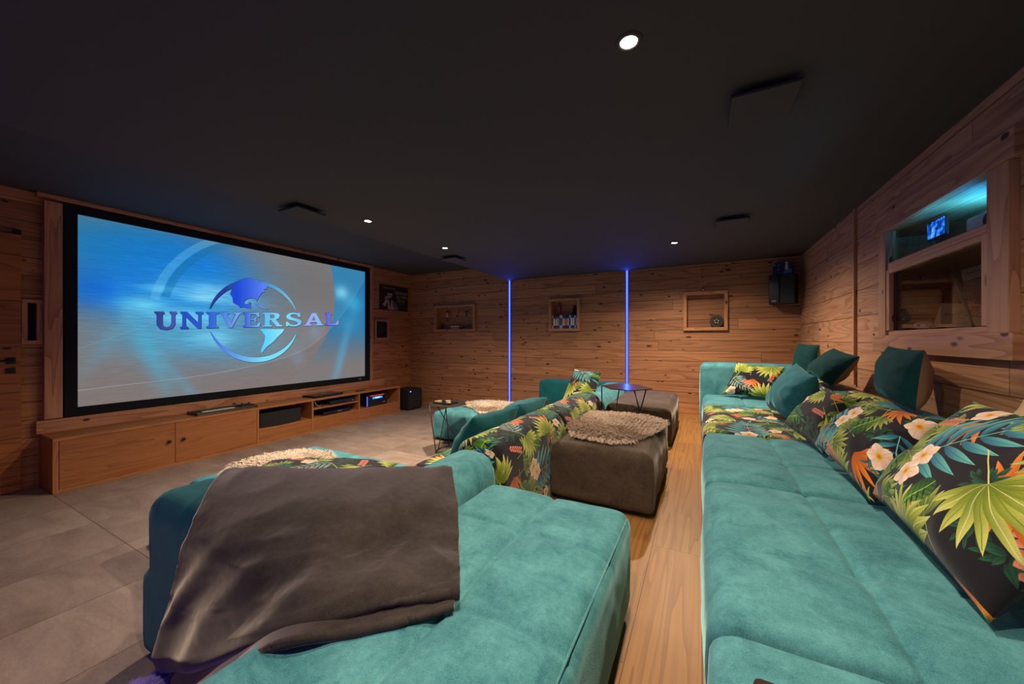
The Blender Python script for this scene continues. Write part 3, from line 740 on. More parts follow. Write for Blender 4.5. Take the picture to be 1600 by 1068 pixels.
b = MB(); b.box(-5.216, -5.212, 4.60, 4.82, .035, .068); b.build('display', glow('receiver_display', (.03, .3, 1.), 1.6), c)
text_mesh('display_text', 'HDMI 2', .03, (-5.2115, 4.71, .051), FACE_X, glow('display_text', (.5, .85, 1.), 3.), c)
for y in (4.515, 4.895):
    b = MB(); b.lathe((-5.214, y, .03), [(.0, 0), (.03, .0), (.03, .012), (.026, .02), (0, .02)], 24, 'x'); b.build('dial', M['black'], c, smooth=True)
b = MB(); b.box(-5.214, -5.2125, 4.55, 4.86, .088, .098); b.build('red_strip', glow('red_led', (1., .05, .03), 1.2), c)
b = MB(); b.box(-5.214, -5.211, 4.474, 4.486, -.08, .09); b.build('blue_strip', glow('blue_panel', (.05, .1, 1.), 3.), c)
text_mesh('brand_tag', 'AV-500', .018, (-5.2115, 4.86, -.045), FACE_X, M['white'], c)
c = thing('game_console', 'flat black player on the lower middle shelf of the cabinet', 'player', (-5.35, 3.9, -.093))
b = MB(); b.box(-5.50, -5.23, 3.66, 4.16, -.088, -.035); b.build('housing', M['black_gloss'], c, bevel=.012)
text_mesh('brand_tag', 'BLU-RAY', .02, (-5.2285, 3.95, -.06), FACE_X, M['white'], c)
for y in (3.7, 4.12): b = MB(); b.box(-5.46, -5.26, y, y + .02, -.093, -.088); b.build('foot', M['black'], c)
c = thing('disc_player', 'slim black disc player on the upper middle shelf of the cabinet', 'player', (-5.35, 3.98, .055))
b = MB(); b.box(-5.50, -5.23, 3.78, 4.24, .06, .115); b.build('housing', M['black'], c, bevel=.006)
b = MB(); b.box(-5.23, -5.228, 3.84, 4.05, .082, .09); b.build('disc_slot', M['black_gloss'], c)
b = MB(); b.box(-5.231, -5.2275, 4.18, 4.20, .08, .092); b.build('button', M['chrome'], c)
for y in (3.8, 4.2): b = MB(); b.box(-5.46, -5.26, y, y + .02, .055, .06); b.build('foot', M['black'], c)
c = thing('router', 'small black box with a cable left of the disc player', 'router', (-5.35, 3.6, .055))
b = MB(); b.box(-5.46, -5.29, 3.55, 3.72, .055, .085); b.build('housing', M['black'], c, bevel=.008)
b = MB(); b.tube([(-5.29, 3.66, .07), (-5.24, 3.60, .065), (-5.22, 3.54, .10), (-5.225, 3.50, .155)], .003, 6); b.build('cable', M['white'], c)
lt = thing('laptop', 'closed black laptop lying on the cabinet top below the screen', 'laptop', (-5.38, 3.76, .20), R(4))
b = MB(); b.box(-.14, .15, -.26, .26, .004, .02); b.build('base', M['black'], lt, bevel=.006, world=False)
b = MB(); b.box(-.14, .15, -.26, .26, .021, .034); ld = b.build('lid', M['black_gloss'], lt, bevel=.005, world=False)
text_mesh('brand_tag', 'acer', .05, (0, 0, .0345), Euler((0, 0, R(90))), M['white'], ld)
for x in (-.12, .12):
    for y in (-.23, .23): b = MB(); b.lathe((x, y, 0), [(0, 0), (.008, 0), (.008, .004), (0, .004)], 10); b.build('foot', M['black'], lt, world=False)
b = MB(); b.box(-5.30, -5.26, 4.30, 4.47, .20, .215); tag(b.build('remote_control', M['bronze'], bevel=.004), 'slim grey remote control lying right of the laptop', 'remote')
tr = thing('serving_tray', 'long dark wooden tray on the cabinet top', 'tray', (-5.36, 2.40, .20))
b = MB(); b.box(-5.49, -5.23, 2.06, 2.72, .20, .212); b.build('tray_base', M['bronze'], tr, bevel=.004)
for dims in ((-5.49, -5.478, 2.06, 2.72, .212, .235), (-5.242, -5.23, 2.06, 2.72, .212, .235), (-5.478, -5.242, 2.06, 2.072, .212, .235), (-5.478, -5.242, 2.708, 2.72, .212, .235)):
    boxobj('rim', dims, M['bronze'], tr, bevel=.003)
b = MB(); b.box(-5.40, -5.34, 2.16, 2.50, .2125, .226); tag(b.build('incense_board', M['white'], bevel=.004), 'pale narrow board lying in the dark tray', 'board')
gp = thing('game_controller', 'black game controller at the right end of the tray', 'controller', (-5.35, 2.62, .2125))
b = MB(); b.lathe((-5.35, 2.58, .2125), [(0, 0), (.03, .004), (.036, .02), (.028, .034), (0, .036)], 16); b.lathe((-5.35, 2.67, .2125), [(0, 0), (.03, .004), (.036, .02), (.028, .034), (0, .036)], 16); b.box(-5.375, -5.325, 2.58, 2.67, .218, .244)
b.build('controller_body', M['black'], gp, smooth=False, bevel=.004)
for y in (2.585, 2.665): b = MB(); b.lathe((-5.345, y, .246), [(.006, 0), (.006, .012), (.011, .014), (.011, .02), (0, .021)], 12); b.build('thumb_stick', M['black_gloss'], gp)

# subwoofer in the corner
c = thing('subwoofer', 'black cube subwoofer with a blue light on the tiles beside the cabinet', 'speaker', (-5.27, 5.6, STONE))
b = MB(); b.box(-5.47, -5.085, 5.36, 5.74, -.275, .115); b.build('cabinet_body', M['black'], c, bevel=.012)
b = MB(); b.box(-5.085, -5.07, 5.375, 5.725, -.26, .10); b.build('grille', M['speaker_cloth'], c, bevel=.006)
for x in (-5.43, -5.12):
    for y in (5.40, 5.70): b = MB(); b.lathe((x, y, STONE), [(0, 0), (.02, 0), (.02, .026), (0, .026)], 12); b.build('foot', M['black'], c)
b = MB(); b.lathe((-5.07, 5.40, .075), [(.009, 0), (.009, .004), (0, .006)], 14, 'x'); b.build('status_light', glow('status_blue', (.08, .2, 1.), 9.), c)

# in-wall speakers of the left wall
def wall_speaker(y0, y1, z0, z1, label):
    c = thing('wall_speaker', label, 'speaker', (XL, (y0 + y1) / 2, z0), group=None)
    f = .035
    for dims, g in (((XL - .03, XL + .03, y0, y1, z1 - f, z1), 1), ((XL - .03, XL + .03, y0, y1, z0, z0 + f), 1), ((XL - .03, XL + .03, y0, y0 + f, z0 + f, z1 - f), 2), ((XL - .03, XL + .03, y1 - f, y1, z0 + f, z1 - f), 2)):
        boxobj('frame', dims, M['frame_wood'], c, bevel=.002, grain=g)
    b = MB(); b.box(XL - .095, XL - .03, y0 + f + .003, y1 - f - .003, z0 + f + .003, z1 - f - .003); b.build('speaker_body', M['black'], c)
    b = MB(); pts = [(XL - .03, y0 + f + .02)] + [(XL - .03 + .022 * math.sin(math.pi * i / 12), y0 + f + .02 + (y1 - y0 - 2 * f - .04) * i / 12) for i in range(13)]
    b.prism(pts, 2, z0 + f + .02, z1 - f - .02); b.build('grille', M['speaker_cloth'], c)
wall_speaker(5.0, 5.345, 1.10, 1.49, 'black speaker in a wood framed niche right of the screen')
wall_speaker(.880, 1.003, 1.055, 1.48, 'black speaker in a wood framed niche between door and screen')

# poster near the corner
p = thing('film_poster', 'dark horizontal poster with a man in a light jacket, hung near the far corner', 'poster', (XL, 5.51, 1.94))
b = MB(); b.box(XL, XL + .012, 5.125, 5.895, 1.69, 2.195); b.build('panel', plain('poster_dark', lin(36, 28, 26), .5), p)
xq = XL + .0125
def flat(name, polys, m, x=xq, parent=p):
    b = MB()
    for pl in polys: b.prism(pl, 0, x, x + .0012)
    return b.build(name, m, parent)
def ell(cy, cz, ry, rz, n=20, a0=0): return [(cy + ry * math.cos(2 * math.pi * i / n), cz + rz * math.sin(2 * math.pi * i / n)) for i in range(n)]
pale = plain('poster_pale', lin(176, 150, 128), .6); mid = plain('poster_mid', lin(112, 96, 82), .6); yel = plain('poster_yellow', lin(196, 160, 30), .6); drk = plain('poster_ink', lin(30, 24, 22), .6)
flat('printed_figure', [ell(5.385, 2.02, .062, .085), [(5.32, 1.90), (5.44, 1.90), (5.56, 1.82), (5.64, 1.705), (5.34, 1.705), (5.33, 1.80)], ell(5.30, 1.925, .042, .05), [(5.20, 1.79), (5.27, 1.90), (5.335, 1.88), (5.26, 1.755)]], pale)
flat('printed_ink', [ell(5.385, 2.075, .066, .042), [(5.355, 1.985), (5.415, 1.985), (5.41, 2.0), (5.36, 2.0)], [(5.36, 1.90), (5.42, 1.90), (5.39, 1.72)], [(5.35, 2.03), (5.375, 2.03), (5.375, 2.038), (5.35, 2.038)], [(5.395, 2.03), (5.42, 2.03), (5.42, 2.038), (5.395, 2.038)], ell(5.305, 1.915, .012, .02)], drk, xq + .0013)
flat('printed_shade', [[(5.44, 1.89), (5.56, 1.82), (5.64, 1.706), (5.52, 1.706), (5.45, 1.80)]], mid, xq + .0013)
text_mesh('poster_text', 'UN-GRAND-FILM', .042, (xq + .0008, 5.37, 2.135), FACE_X, yel, p)
text_mesh('poster_text', 'LE', .085, (xq + .0008, 5.55, 2.06), FACE_X, pale, p); text_mesh('poster_text', 'GRAND', .085, (xq + .0008, 5.73, 2.06), FACE_X, pale, p)
text_mesh('poster_text', 'BLOND', .085, (xq + .0008, 5.72, 1.98), FACE_X, pale, p)
for i in range(5): text_mesh('poster_text', ['un film en couleur', 'musique et images', 'avec la troupe', 'scenario original', 'production'][i], .028, (xq + .0008, 5.70, 1.92 - .028 * i), FACE_X, yel if i < 2 else mid, p)

# ---------------------------------------------------------------- wall niches with their contents
NL = ['wide wooden wall niche holding small puppets and books, nearest the left corner', 'square wooden wall niche filled with books between the blue light strips', 'wooden wall niche holding a film reel, right of the blue light strips']
for (a, b_, c_, d_), lab in zip(NICHES, NL):
    n = thing('wall_niche', lab, 'niche', ((a + b_) / 2, YB, c_), group='framed niches in the back wall')
    y0 = YB - .055
    boxobj('frame', (a, b_, y0, YB + .01, d_ - FR, d_), M['frame_wood'], n, grain=0); boxobj('frame', (a, b_, y0, YB + .01, c_, c_ + FR), M['frame_wood'], n, grain=0)
    boxobj('frame', (a, a + FR, y0, YB + .01, c_ + FR, d_ - FR), M['frame_wood'], n, grain=2); boxobj('frame', (b_ - FR, b_, y0, YB + .01, c_ + FR, d_ - FR), M['frame_wood'], n, grain=2)
    b = MB(); ya, yb = YB - .002, YB + .139; A, B, Q, W_ = a + FR - .003, b_ - FR + .003, c_ + FR - .003, d_ - FR + .003
    b.quad((A, yb, Q), (B, yb, Q), (B, yb, W_), (A, yb, W_), (A, Q), (B, Q), (B, W_), (A, W_))
    for z in (Q, W_): b.quad((A, ya, z), (B, ya, z), (B, yb, z), (A, yb, z), (A, ya), (B, ya), (B, yb), (A, yb))
    for x in (A, B): b.quad((x, ya, Q), (x, yb, Q), (x, yb, W_), (x, ya, W_), (Q, ya), (Q, yb), (W_, yb), (W_, ya))
    b.build('lining', M['wall_back'], n)
# books
def spine_mat(i, col): return plain('book_cover_%d' % i, col, .5)
n = NICHES[1]; x = n[0] + FR + .005; zf = n[2] + FR - .002
specs = [(.026, .23, (205, 196, 188), (150, 30, 40), 0), (.042, .225, (120, 24, 40), (220, 214, 210), -6), (.03, .22, (56, 96, 130), (220, 220, 220), 0), (.028, .23, (44, 48, 70), (190, 190, 200), 0), (.03, .235, (196, 192, 196), (60, 60, 120), 3),
         (.026, .23, (214, 206, 200), (90, 40, 40), 0), (.045, .22, (36, 56, 120), (230, 190, 170), 0), (.035, .215, (34, 60, 112), (240, 120, 60), 0), (.032, .22, (40, 52, 110), (200, 200, 220), 0), (.026, .23, (196, 200, 210), (40, 60, 120), 0), (.034, .225, (24, 70, 120), (220, 220, 220), 0), (.03, .23, (30, 60, 116), (220, 220, 220), 0), (.022, .225, (210, 208, 206), (60, 80, 140), 0), (.022, .22, (70, 90, 140), (220, 220, 220), 0)]
names = ['cream book at the left end', 'crimson leaning book second from the left', 'steel blue book, third from the left,', 'dark slate book', 'light grey leaning book', 'cream book right of the leaning grey one', 'thick blue book with a pink band', 'blue book with an orange band', 'indigo book in the middle right', 'silver grey book', 'teal blue book', 'royal blue book', 'thin white book near the right end', 'pale blue book at the right end']
tot = sum(q[0] for q in specs); sp = (n[1] - n[0] - 2 * FR - .012) / tot
for i, (wd, ht, c1, c2, lean) in enumerate(specs):
    wd *= sp; bk = thing('book', names[i] + ' of the lower row in the square niche', 'book', (x + wd / 2, YB + .04, zf), group='books standing in the square niche')
    b = MB(); b.box(-wd / 2 + .001, wd / 2 - .001, -.06, .07, .001, ht); o = b.build('cover', spine_mat(i, lin(*c1)), bk, bevel=.002, world=False)
    b = MB(); b.box(-wd / 2 + .004, wd / 2 - .004, -.0615, -.0600, ht * .25, ht * .8); b.build('spine_title', spine_mat(50 + i, lin(*c2)), bk, world=False)
    bk.rotation_euler = (0, R(lean * .4), 0)
    x += wd
for i, (bx, hh, lab) in enumerate(((-2.245, .465, 'red bottle with dotted white label standing left in the square niche'), (-1.90, .49, 'taller red bottle with white lettering at the right of the square niche'))):
    rb = thing('red_bottle', lab, 'bottle', (bx, YB + .112, zf))
    hh = min(hh, n[3] - FR - zf - .01)
    b = MB(); b.lathe((bx, YB + .112, zf), [(0, 0), (.024, 0), (.024, hh - .06), (.018, hh - .03), (.012, hh - .012), (.012, hh - .008), (0, hh - .006)], 20); b.build('bottle_body', M['red'], rb, smooth=True)
    b = MB(); b.lathe((bx, YB + .112, zf + hh - .03), [(.014, 0), (.014, .028), (0, .028)], 16); b.build('cap', M['red'], rb)
    text_mesh('lettering', 'PASTIS' if i else 'ROSSO', .035, (bx, YB + .0865, zf + .34), Euler((R(90), R(-90), 0)), M['white'], rb)
b = MB(); b.tube([(-2.03, YB + .11, zf + .001), (-1.965, YB + .12, zf + .40)], [.028, .022], 14); tag(b.build('leaning_case', M['black'], smooth=True), 'dark slim case leaning behind the books in the square niche', 'case')
# puppets and small things in the first niche
n1 = NICHES[0]; z1 = n1[3] - FR; zf1 = n1[2] + FR - .002
def puppet(x, z, h, cols, label, hang=True, y=YB + .06, sway=0.):
    t = thing('puppet' if hang else 'figurine', label, 'figurine', (x, y, z))
    b = MB(); b.lathe((x, y, z + h * .78), [(0, 0), (h * .09, h * .03), (h * .11, h * .1), (h * .08, h * .18), (0, h * .21)], 14); b.build('head', cols[0], t, smooth=True)
    b = MB(); b.lathe((x, y, z + h * .36), [(0, 0), (h * .11, .0), (h * .13, h * .12), (h * .10, h * .34), (h * .05, h * .43), (0, h * .43)], 14); b.build('torso', cols[1], t, smooth=True)
    for sd in (-1, 1):
        b = MB(); b.tube([(x + sd * h * .09, y, z + h * .72), (x + sd * h * (.24 + sway), y - .01, z + h * .58), (x + sd * h * (.20 + sway), y - .02, z + h * .46)], [h * .04, h * .035, h * .03], 8); b.build('arm', cols[2], t, smooth=True)
        b = MB(); b.tube([(x + sd * h * .06, y, z + h * .38), (x + sd * h * .08, y - .01, z + h * .2), (x + sd * h * .07, y, z + h * .03)], [h * .05, h * .04, h * .035], 8)
        b.box(x + sd * h * .07 - h * .035, x + sd * h * .07 + h * .035, y - h * .09, y + h * .03, z, z + h * .04); b.build('leg', cols[3], t, smooth=False)
    if hang:
        b = MB(); b.tube([(x, y, z + h * .97), (x, y, z1 + .002)], .0012, 5); b.build('string', M['black'], t)
pc = {k_: plain('puppet_' + k_, lin(*v), .6) for k_, v in dict(brown=(96, 44, 24), red=(150, 48, 26), pale=(222, 190, 160), orange=(204, 110, 40), yellow=(206, 150, 40), black=(26, 20, 20), green=(60, 104, 70), plum=(96, 44, 62), teal=(40, 80, 90), grey=(150, 140, 150), gold=(190, 146, 70)).items()}
puppet(-4.68, z1 - .27, .22, (pc['brown'], pc['pale'], pc['orange'], pc['red']), 'red and white puppet with brown hair hanging first from the left')
puppet(-4.43, z1 - .20, .155, (pc['orange'], pc['yellow'], pc['red'], pc['black']), 'small yellow and red puppet hanging second from the left')
puppet(-4.20, z1 - .19, .16, (pc['gold'], pc['green'], pc['plum'], pc['teal']), 'green and plum puppet hanging third from the left', sway=.1)
puppet(-4.02, z1 - .20, .15, (pc['brown'], pc['grey'], pc['grey'], pc['black']), 'grey and brown puppet hanging at the right edge of the wide niche')
puppet(-4.80, zf1, .11, (pc['red'], pc['black'], pc['brown'], pc['black']), 'small dark figurine sitting in the lower left of the wide niche', hang=False)
puppet(-4.165, zf1, .115, (pc['grey'], pc['plum'], pc['grey'], pc['grey']), 'small grey figurine right of the lying books', hang=False)
for i, (c1, lab, dz) in enumerate((((106, 122, 70), 'green book lying under the yellow one in the wide niche', 0), ((214, 156, 60), 'yellow book lying on the green one in the wide niche', .037))):
    bk = thing('book', lab, 'book', (-4.44, YB + .05, zf1 + dz), group='books lying in the wide niche')
    b = MB(); b.box(-4.55, -4.335, YB - .01, YB + .12, zf1 + dz, zf1 + dz + .035); b.build('cover', plain('lying_book_%d' % i, lin(*c1), .6), bk, bevel=.002)
    b = MB(); b.box(-4.545, -4.34, YB - .0115, YB - .01, zf1 + dz + .010, zf1 + dz + .022); b.build('spine_title', plain('lying_title_%d' % i, lin(226, 206, 150), .6), bk)
# film reel in the third niche and the clip above it
n3 = NICHES[2]
rl = thing('film_reel', 'round dark bronze film reel standing in the right niche', 'film reel', (.185, YB + .05, n3[2] + FR))
cr = (.185, YB + .06, n3[2] + FR + .0885)
b = MB(); b.lathe((cr[0], cr[1] - .03, cr[2]), [(.03, 0), (.088, 0), (.088, .006), (.03, .006)], 36, 'y'); b.build('flange', M['bronze'], rl)
b = MB(); b.lathe((cr[0], cr[1] + .01, cr[2]), [(.03, 0), (.088, 0), (.088, .006), (.03, .006)], 36, 'y'); b.build('flange', M['bronze'], rl)
b = MB(); b.lathe((cr[0], cr[1] - .0235, cr[2]), [(.04, 0), (.076, 0), (.076, .033), (.04, .033)], 36, 'y'); b.build('film', M['black'], rl)
b = MB(); b.lathe((cr[0], cr[1] - .036, cr[2]), [(0, 0), (.04, 0), (.046, .008), (.04, .05), (0, .052)], 24, 'y'); b.build('hub', M['bronze'], rl)
for i in range(5):
    a = i * 1.2566 + .3; b = MB(); b.lathe((cr[0] + .026 * math.cos(a), cr[1] - .0375, cr[2] + .026 * math.sin(a)), [(0, 0), (.007, 0), (.007, .002)], 12, 'y'); b.build('spoke_hole', M['white'], rl)
cl = thing('clip_hook', 'small silver clip on top of the right niche frame', 'clip', (.02, YB - .02, n3[3]))
b = MB(); b.lathe((.02, YB - .02, n3[3]), [(0, 0), (.013, 0), (.013, .04), (.009, .045), (0, .045)], 14); b.build('clip_body', M['chrome'], cl, smooth=True)
b = MB(); b.lathe((.02, YB - .02, n3[3] + .045), [(.006, 0), (.006, .012), (0, .014)], 12); b.build('clip_head', M['black'], cl)

# ---------------------------------------------------------------- blue light strips
def led_strip(x, y, z0, z1, sgn, label, power=7):
    t = thing('light_strip', label, 'light strip', (x, y, z0), group='blue vertical light strips')
    boxobj('channel', (x - .022, x + .022, y, y + sgn * .012, z0, z1), M['black'], t, bevel=0)
    b = MB(); b.box(x - .019, x + .019, y - sgn * .001, y - sgn * .006, z0, z1 - .003); b.build('diffuser', M['led'], t)
    b = MB(); b.box(x - .0085, x + .0085, y - sgn * .006, y - sgn * .010, z0, z1 - .003); b.build('diode_row', M['led_core'], t)
    L = bpy.data.lights.new('strip_lamp', 'AREA'); L.shape = 'RECTANGLE'; L.size = .03; L.size_y = z1 - z0 - .01; L.energy = power; L.color = (.02, .07, 1.)
    lo = bpy.data.objects.new('strip_lamp', L); C.objects.link(lo); lo.parent = t
    lo.location = (0, -sgn * .012, (z1 - z0) / 2); lo.rotation_euler = (R(90) if sgn < 0 else R(-90), 0, 0)
led_strip(-3.178, YB - .014, STONE, 2.199, 1, 'glowing blue vertical light strip left of the square niche')
led_strip(-1.06, YB - .014, 0., 2.199, 1, 'glowing blue vertical light strip behind the dark hexagonal table')
led_strip(-1.06, YF + .014, 0., 2.199, -1, 'glowing blue vertical light strip on the wall behind the viewer, right', 6)
led_strip(-3.178, YF + .014, STONE, 2.199, -1, 'glowing blue vertical light strip on the wall behind the viewer, left', 5)

# ---------------------------------------------------------------- ceiling fittings
dl_names = ['large bright ceiling downlight nearest the viewer', 'warm downlight in front of the middle of the screen', 'warm downlight near the far end of the screen', 'warm downlight near the back wall at right',
            'downlight above the viewer']
for (x, y, z, pw, beam), lab in zip(DOWNLIGHTS, dl_names):
    t = thing('downlight', lab, 'ceiling light', (x, y, z), group='recessed ceiling downlights')
    b = MB(); b.lathe((x, y, z), [(.030, -.001), (.032, -.006), (.046, -.006), (.050, -.001)], 32); b.build('trim_ring', M['ceiling'], t, smooth=True)
    b = MB(); b.lathe((x, y, z - .002), [(0, -.004), (.02, -.003), (.031, 0)], 32); b.build('lamp_glass', M['warm_lamp'], t, smooth=True)
    L = bpy.data.lights.new('downlight_lamp', 'SPOT'); L.energy = pw; L.color = WARM; L.spot_size = R(beam); L.spot_blend = .9; L.shadow_soft_size = .028
    lo = bpy.data.objects.new('downlight_lamp', L); C.objects.link(lo); lo.parent = t; lo.location = (0, 0, -.016)
vent_names = ['square dark ceiling speaker plate in front of the screen', 'square dark ceiling speaker plate nearest the far left corner', 'square dark ceiling speaker plate near the corner loudspeaker', 'square dark ceiling speaker plate above the right sofa, nearest the viewer']
for (x, y), lab in zip(((-2.99, 1.90), (-2.96, 3.96), (.24, 3.89), (.24, 1.99)), vent_names):
    t = thing('ceiling_plate', lab, 'ceiling speaker', (x, y, ZLOW), group='square plates under the ceiling')
    boxobj('collar', (x - .085, x + .085, y - .085, y + .085, ZLOW - .03, ZLOW), M['black'], t)
    boxobj('plate', (x - .125, x + .125, y - .125, y + .125, ZLOW - .042, ZLOW - .030), M['ceiling'], t, bevel=.002)
    boxobj('plate_edge', (x - .128, x + .128, y - .128, y + .128, ZLOW - .034, ZLOW - .028), M['black'], t, bevel=.001)

# corner loudspeaker with a little blue tin on top
c = thing('corner_loudspeaker', 'black wall loudspeaker hung in the far right corner', 'speaker', (.93, 5.86, 1.55))
Mc = Matrix.Translation((.93, 5.80, 0)) @ Matrix.Rotation(R(-22), 4, 'Z')
b = MB(); b.box(-.14, .14, -.08, .10, 1.555, 1.935, M=Mc); b.build('speaker_body', M['black'], c, bevel=.012)
b = MB(); b.box(-.132, -.02, -.094, -.081, 1.565, 1.925, M=Mc); b.build('grille', M['black_gloss'], c, bevel=.006)
b = MB(); b.box(-.03, .03, .10, .20, 1.70, 1.80, M=Matrix.Translation((.93, 5.80, 0))); b.build('bracket', M['metal_black'], c)
text_mesh('brand_tag', 'SVS', .03, tuple(Mc @ Vector((-.075, -.0945, 1.595))), Euler((R(90), 0, R(-22))), M['white'], c)
c = thing('blue_tin', 'dark blue arched tin with a white figure, standing on the corner loudspeaker', 'tin', (.93, 5.80, 1.936))
arch = [(-.11, 0), (.11, 0), (.11, .12), (.085, .16), (.04, .175), (-.04, .175), (-.085, .16), (-.11, .12)]
b = MB(); b.prism(arch, 1, -.035, .035)
b.v = [tuple(Mc @ Vector((v[0] * .95 + .0, v[1], v[2] + 1.937))) for v in b.v]; b.build('tin_body', plain('night_blue', (.008, .014, .07), .4), c)
b = MB(); b.prism(ell(.045, .145, .016, .016), 1, -.037, -.0355); b.prism([(.025, .06), (.065, .06), (.055, .13), (.035, .13)], 1, -.037, -.0355)
b.prism(ell(-.04, .07, .006, .006, 8), 1, -.037, -.0355); b.prism(ell(-.04, .12, .006, .006, 8), 1, -.037, -.0355); b.prism(ell(-.085, .13, .008, .008, 8), 1, -.037, -.0355)
b.v = [tuple(Mc @ Vector((v[0], v[1], v[2] + 1.937))) for v in b.v]; b.build('white_print', plain('print_white', lin(190, 176, 150), .6), c)
b = MB(); b.prism([(.0, .0), (.10, .0), (.10, .05), (.07, .065), (.03, .05), (.01, .02)], 1, -.037, -.0355)
b.v = [tuple(Mc @ Vector((v[0], v[1], v[2] + 1.937))) for v in b.v]; b.build('blue_print', plain('print_blue', lin(60, 110, 180), .6), c)

# ---------------------------------------------------------------- contents of the showcase
zc = 1.158
paper = plain('old_paper', lin(186, 156, 116), .8); paper2 = plain('old_paper_dark', lin(150, 118, 82), .8); ink = plain('brown_ink', lin(70, 44, 30), .8)
def sheet(name, label, cat, c0, w_, h_, yaw, roll, lines, lean=-12, mat=paper):
    t = thing(name, label, cat, c0)
    t.rotation_euler = Euler((R(lean), R(roll), R(yaw)), 'XYZ')
    b = MB(); b.box(-w_ / 2, w_ / 2, -.002, .002, 0, h_); o = b.build('paper', mat, t, world=False)
    b = MB()
    for i in range(lines):
        zz = h_ * (.25 + .5 * (i + .5) / lines)
        rr = random.Random(i * 7 + int(c0[1] * 100)); x = -w_ * .35
        while x < w_ * .35:
            l = rr.uniform(.006, .014); b.box(x, x + l, -.0032, -.0021, zz, zz + .007); x += l + .005
    b.build('handwriting', ink, t, world=False)
    return t
sheet('letter', 'upright old letter leaning left of the dark staff in the showcase', 'letter', (1.50, 3.60, zc + .12), .10, .22, -62, 14, 2, mat=paper2)
sheet('letter', 'narrow old letter just behind the dark staff in the showcase', 'letter', (1.50, 3.47, zc + .10), .10, .24, -62, 8, 2)
e = sheet('envelope', 'large cream envelope with a red seal standing at the showcase front', 'envelope', (1.40, 3.25, zc + .012), .24, .15, -50, 8, 1)
b = MB(); b.box(.02, .055, -.004, -.0022, .105, .14); b.build('red_seal', M['red'], e, world=False)
sheet('letter', 'small letter pinned high at the right inside the showcase', 'letter', (1.45, 3.18, zc + .31), .15, .07, -60, -10, 1, 0)
t = thing('carved_staff', 'dark knobbly carved staff leaning in the showcase', 'staff', (1.25, 2.66, zc))
b = MB()
pts, rs = [], []
for i in range(25):
    f = i / 24; pts.append((1.27 + .10 * f, 2.83 + .42 * f, zc + .006 + .385 * f)); rs.append(.006 + .006 * f + (.008 if i in (10, 11, 15, 16, 20, 21, 23, 24) else 0))
b.tube(pts, rs, 10); b.build('shaft', M['black'], t, smooth=True)
b = MB(); b.lathe(pts[-1], [(0, -.01), (.017, .0), (.02, .012), (.01, .022), (0, .024)], 12); b.build('knob', M['black'], t, smooth=True)
t = thing('skull_ornament', 'small pale skull-shaped ornament on the showcase floor', 'ornament', (1.30, 3.20, zc))
me = bpy.data.meshes.new('m'); bm = bmesh.new(); bmesh.ops.create_uvsphere(bm, u_segments=24, v_segments=16, radius=1.)
for v in bm.verts:
    x_, y_, z_ = v.co; k_ = 1 - .22 * max(0, -z_)
    v.co = Vector((x_ * .046 * k_ + 1.27, y_ * .046 * k_ + 3.32, z_ * .030 + zc + .030))
bm.to_mesh(me); bm.free(); obj('skull', me, plain('bone', lin(210, 180, 172), .5), t, smooth=True)
dv = Vector((-.38, -.92, 0)).normalized(); sd = Vector((-dv.y, dv.x, 0))
for s_ in (-1, 1):
    q = Vector((1.27, 3.32, zc + .032)) + dv * .044 + sd * .020 * s_
    b = MB(); b.lathe(tuple(q), [(0, -.008), (.007, -.004), (.0085, 0), (.007, .004), (0, .008)], 12); b.build('eye_socket', M['black'], t)
t = thing('dark_bell', 'dark lump with silver beads behind the skull ornament', 'ornament', (1.38, 3.47, zc))
b = MB(); b.lathe((1.385, 3.47, zc), [(0, 0), (.05, .0), (.055, .03), (.04, .065), (.012, .08), (0, .083)], 18); b.build('bell_body', M['black'], t, smooth=True)
b = MB()
for i in range(7): b.lathe((1.355 - .004 * i, 3.41 + .01 * i, zc + .062 - .003 * i), [(0, 0), (.0035, .0035), (0, .007)], 8)
b.build('beads', M['chrome'], t)
t = thing('wicker_box', 'small dark slatted box beside the envelopes in the showcase', 'box', (1.49, 3.40, zc))
b = MB(); b.box(1.44, 1.54, 3.36, 3.44, zc, zc + .09); b.build('box_body', M['dark_inside'], t, bevel=.002)
b = MB()
for i in range(5): b.box(1.438, 1.44, 3.36, 3.44, zc + .01 + .016 * i, zc + .016 + .016 * i)
b.build('slats', M['black'], t)
t = thing('number_board', 'wooden board with rows of dark numerals at the left inside the showcase', 'board', (1.40, 3.72, zc))
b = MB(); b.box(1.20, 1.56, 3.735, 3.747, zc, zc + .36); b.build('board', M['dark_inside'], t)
for i, ch in enumerate(('1', '4', '7', '2', '9', '11')):
    text_mesh('numeral', ch, .04, (1.31 + .075 * (i % 2), 3.733, zc + .32 - .085 * (i // 2)), FACE_YN, ink, t)
t = thing('paper_cone', 'tiny pointed paper house at the right end of the showcase', 'ornament', (1.24, 2.60, zc))
b = MB(); b.lathe((1.27, 2.60, zc + .055), [(.032, 0), (.0, .13)], 4); b.build('roof', paper2, t)
b = MB(); b.box(1.25, 1.29, 2.58, 2.62, zc, zc + .055); b.build('house_wall', paper, t)
